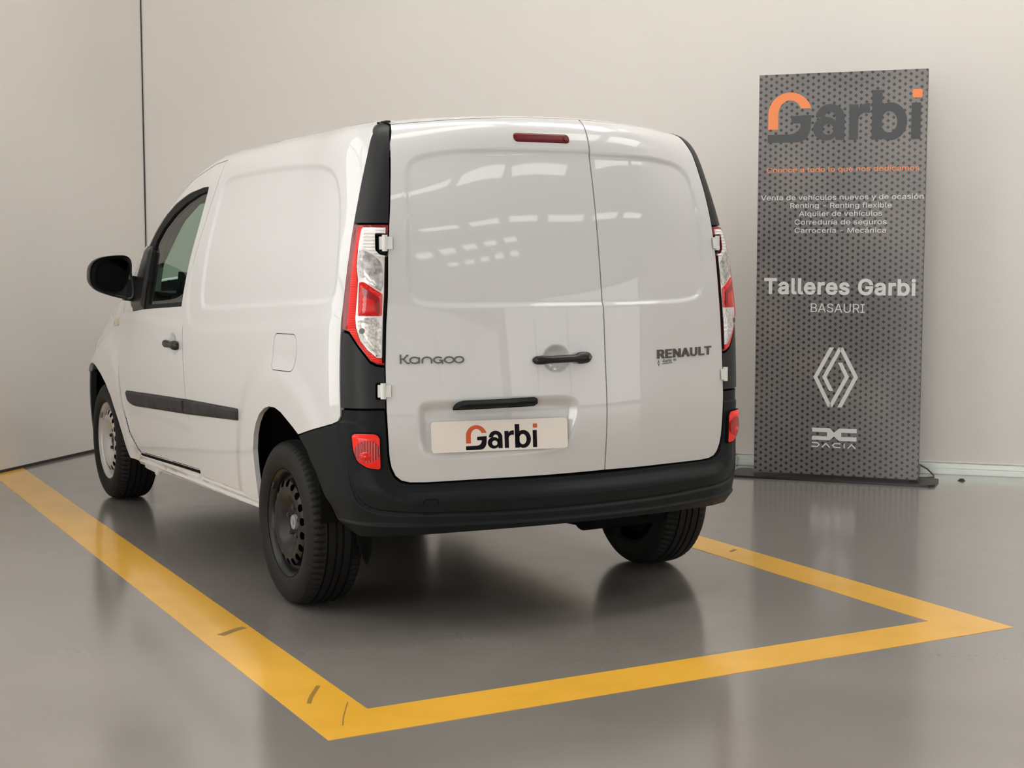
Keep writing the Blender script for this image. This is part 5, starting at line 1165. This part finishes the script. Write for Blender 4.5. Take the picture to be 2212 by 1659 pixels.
for st_ in ([(.444, .763), (.3535, .590), (.440, .417), (.533, .5955), (.493, .676)], [(.4945, .4185), (.584, .595), (.4955, .764), (.4045, .591), (.4455, .512)]):
    V, T = lz([st_], .0245); lay(V, T, M['white_ink'], 'emblem', 'white bent band of the interlocked lozenge emblem')
DC = A((.339, .295), (.440, .296), (.467, .271), (.495, .296), (.595, .297), (.595, .273), (.508, .272), (.508, .248), (.595, .249), (.595, .225), (.494, .224), (.467, .248), (.440, .224), (.339, .224), (.339, .247), (.426, .247), (.426, .271), (.339, .271))
P, T = triangulate(DC, []); lay(P, T, M['white_ink'], 'emblem', 'white linked letters emblem')
for st_ in ([(.338, .2075), (.371, .2075), (.382, .1965), (.371, .1855), (.338, .1855)], [(.398, .182), (.4205, .206), (.443, .182)], [(.505, .2075), (.470, .2075), (.459, .1965), (.470, .1855), (.505, .1855)], [(.526, .210), (.526, .183)], [(.547, .182), (.568, .206), (.590, .182)]):
    V, T = ribbon2d([st_], .0072); lay(V, T, M['white_ink'], 'letter')

# small things on the floor by the stand
pa = MB().box((3.475, 1.285, .036), (.05, .07, .068), RT, .006).obj('power_adapter', M['adapter'], auto=40)
tag(pa, 'small grey power adapter standing behind the display panel, right side', 'adapter')
cb = MB().tube([(3.43, 1.27, .075), (3.50, 1.33, .076), (3.545, 1.335, .062), (3.58, 1.30, .035), (3.585, 1.265, .012), (3.565, 1.225, .005), (3.52, 1.185, .005), (3.47, 1.19, .005), (3.43, 1.22, .005)], .0045, 8).obj('power_cable', M['cable'], smooth=True)
tag(cb, 'thin brown cable looping beside the right foot of the display panel', 'cable')
ch = MB(); ch.add([(3.59, 1.045, 0), (3.602, 1.012, 0), (3.578, 1.006, 0), (3.560, 1.035, 0), (3.588, 1.040, .012), (3.592, 1.018, .014), (3.575, 1.014, .011)], [(0, 1, 5, 4), (1, 2, 6, 5), (2, 3, 6), (3, 0, 4, 6), (4, 5, 6), (3, 2, 1, 0)])
tag(ch.obj('stone_chip', M['gap']), 'little dark chip lying on the floor near the right wall', 'debris')
bk = MB().box(wallpt(4.085, .045, .03), (.05, .05, .06), RR, .006).box(wallpt(4.085, .03, .075), (.018, .02, .05), RR, .003)
tag(bk.obj('rail_bracket', M['rail'], auto=40), 'pale bracket at the wall foot left of the display panel', 'bracket')
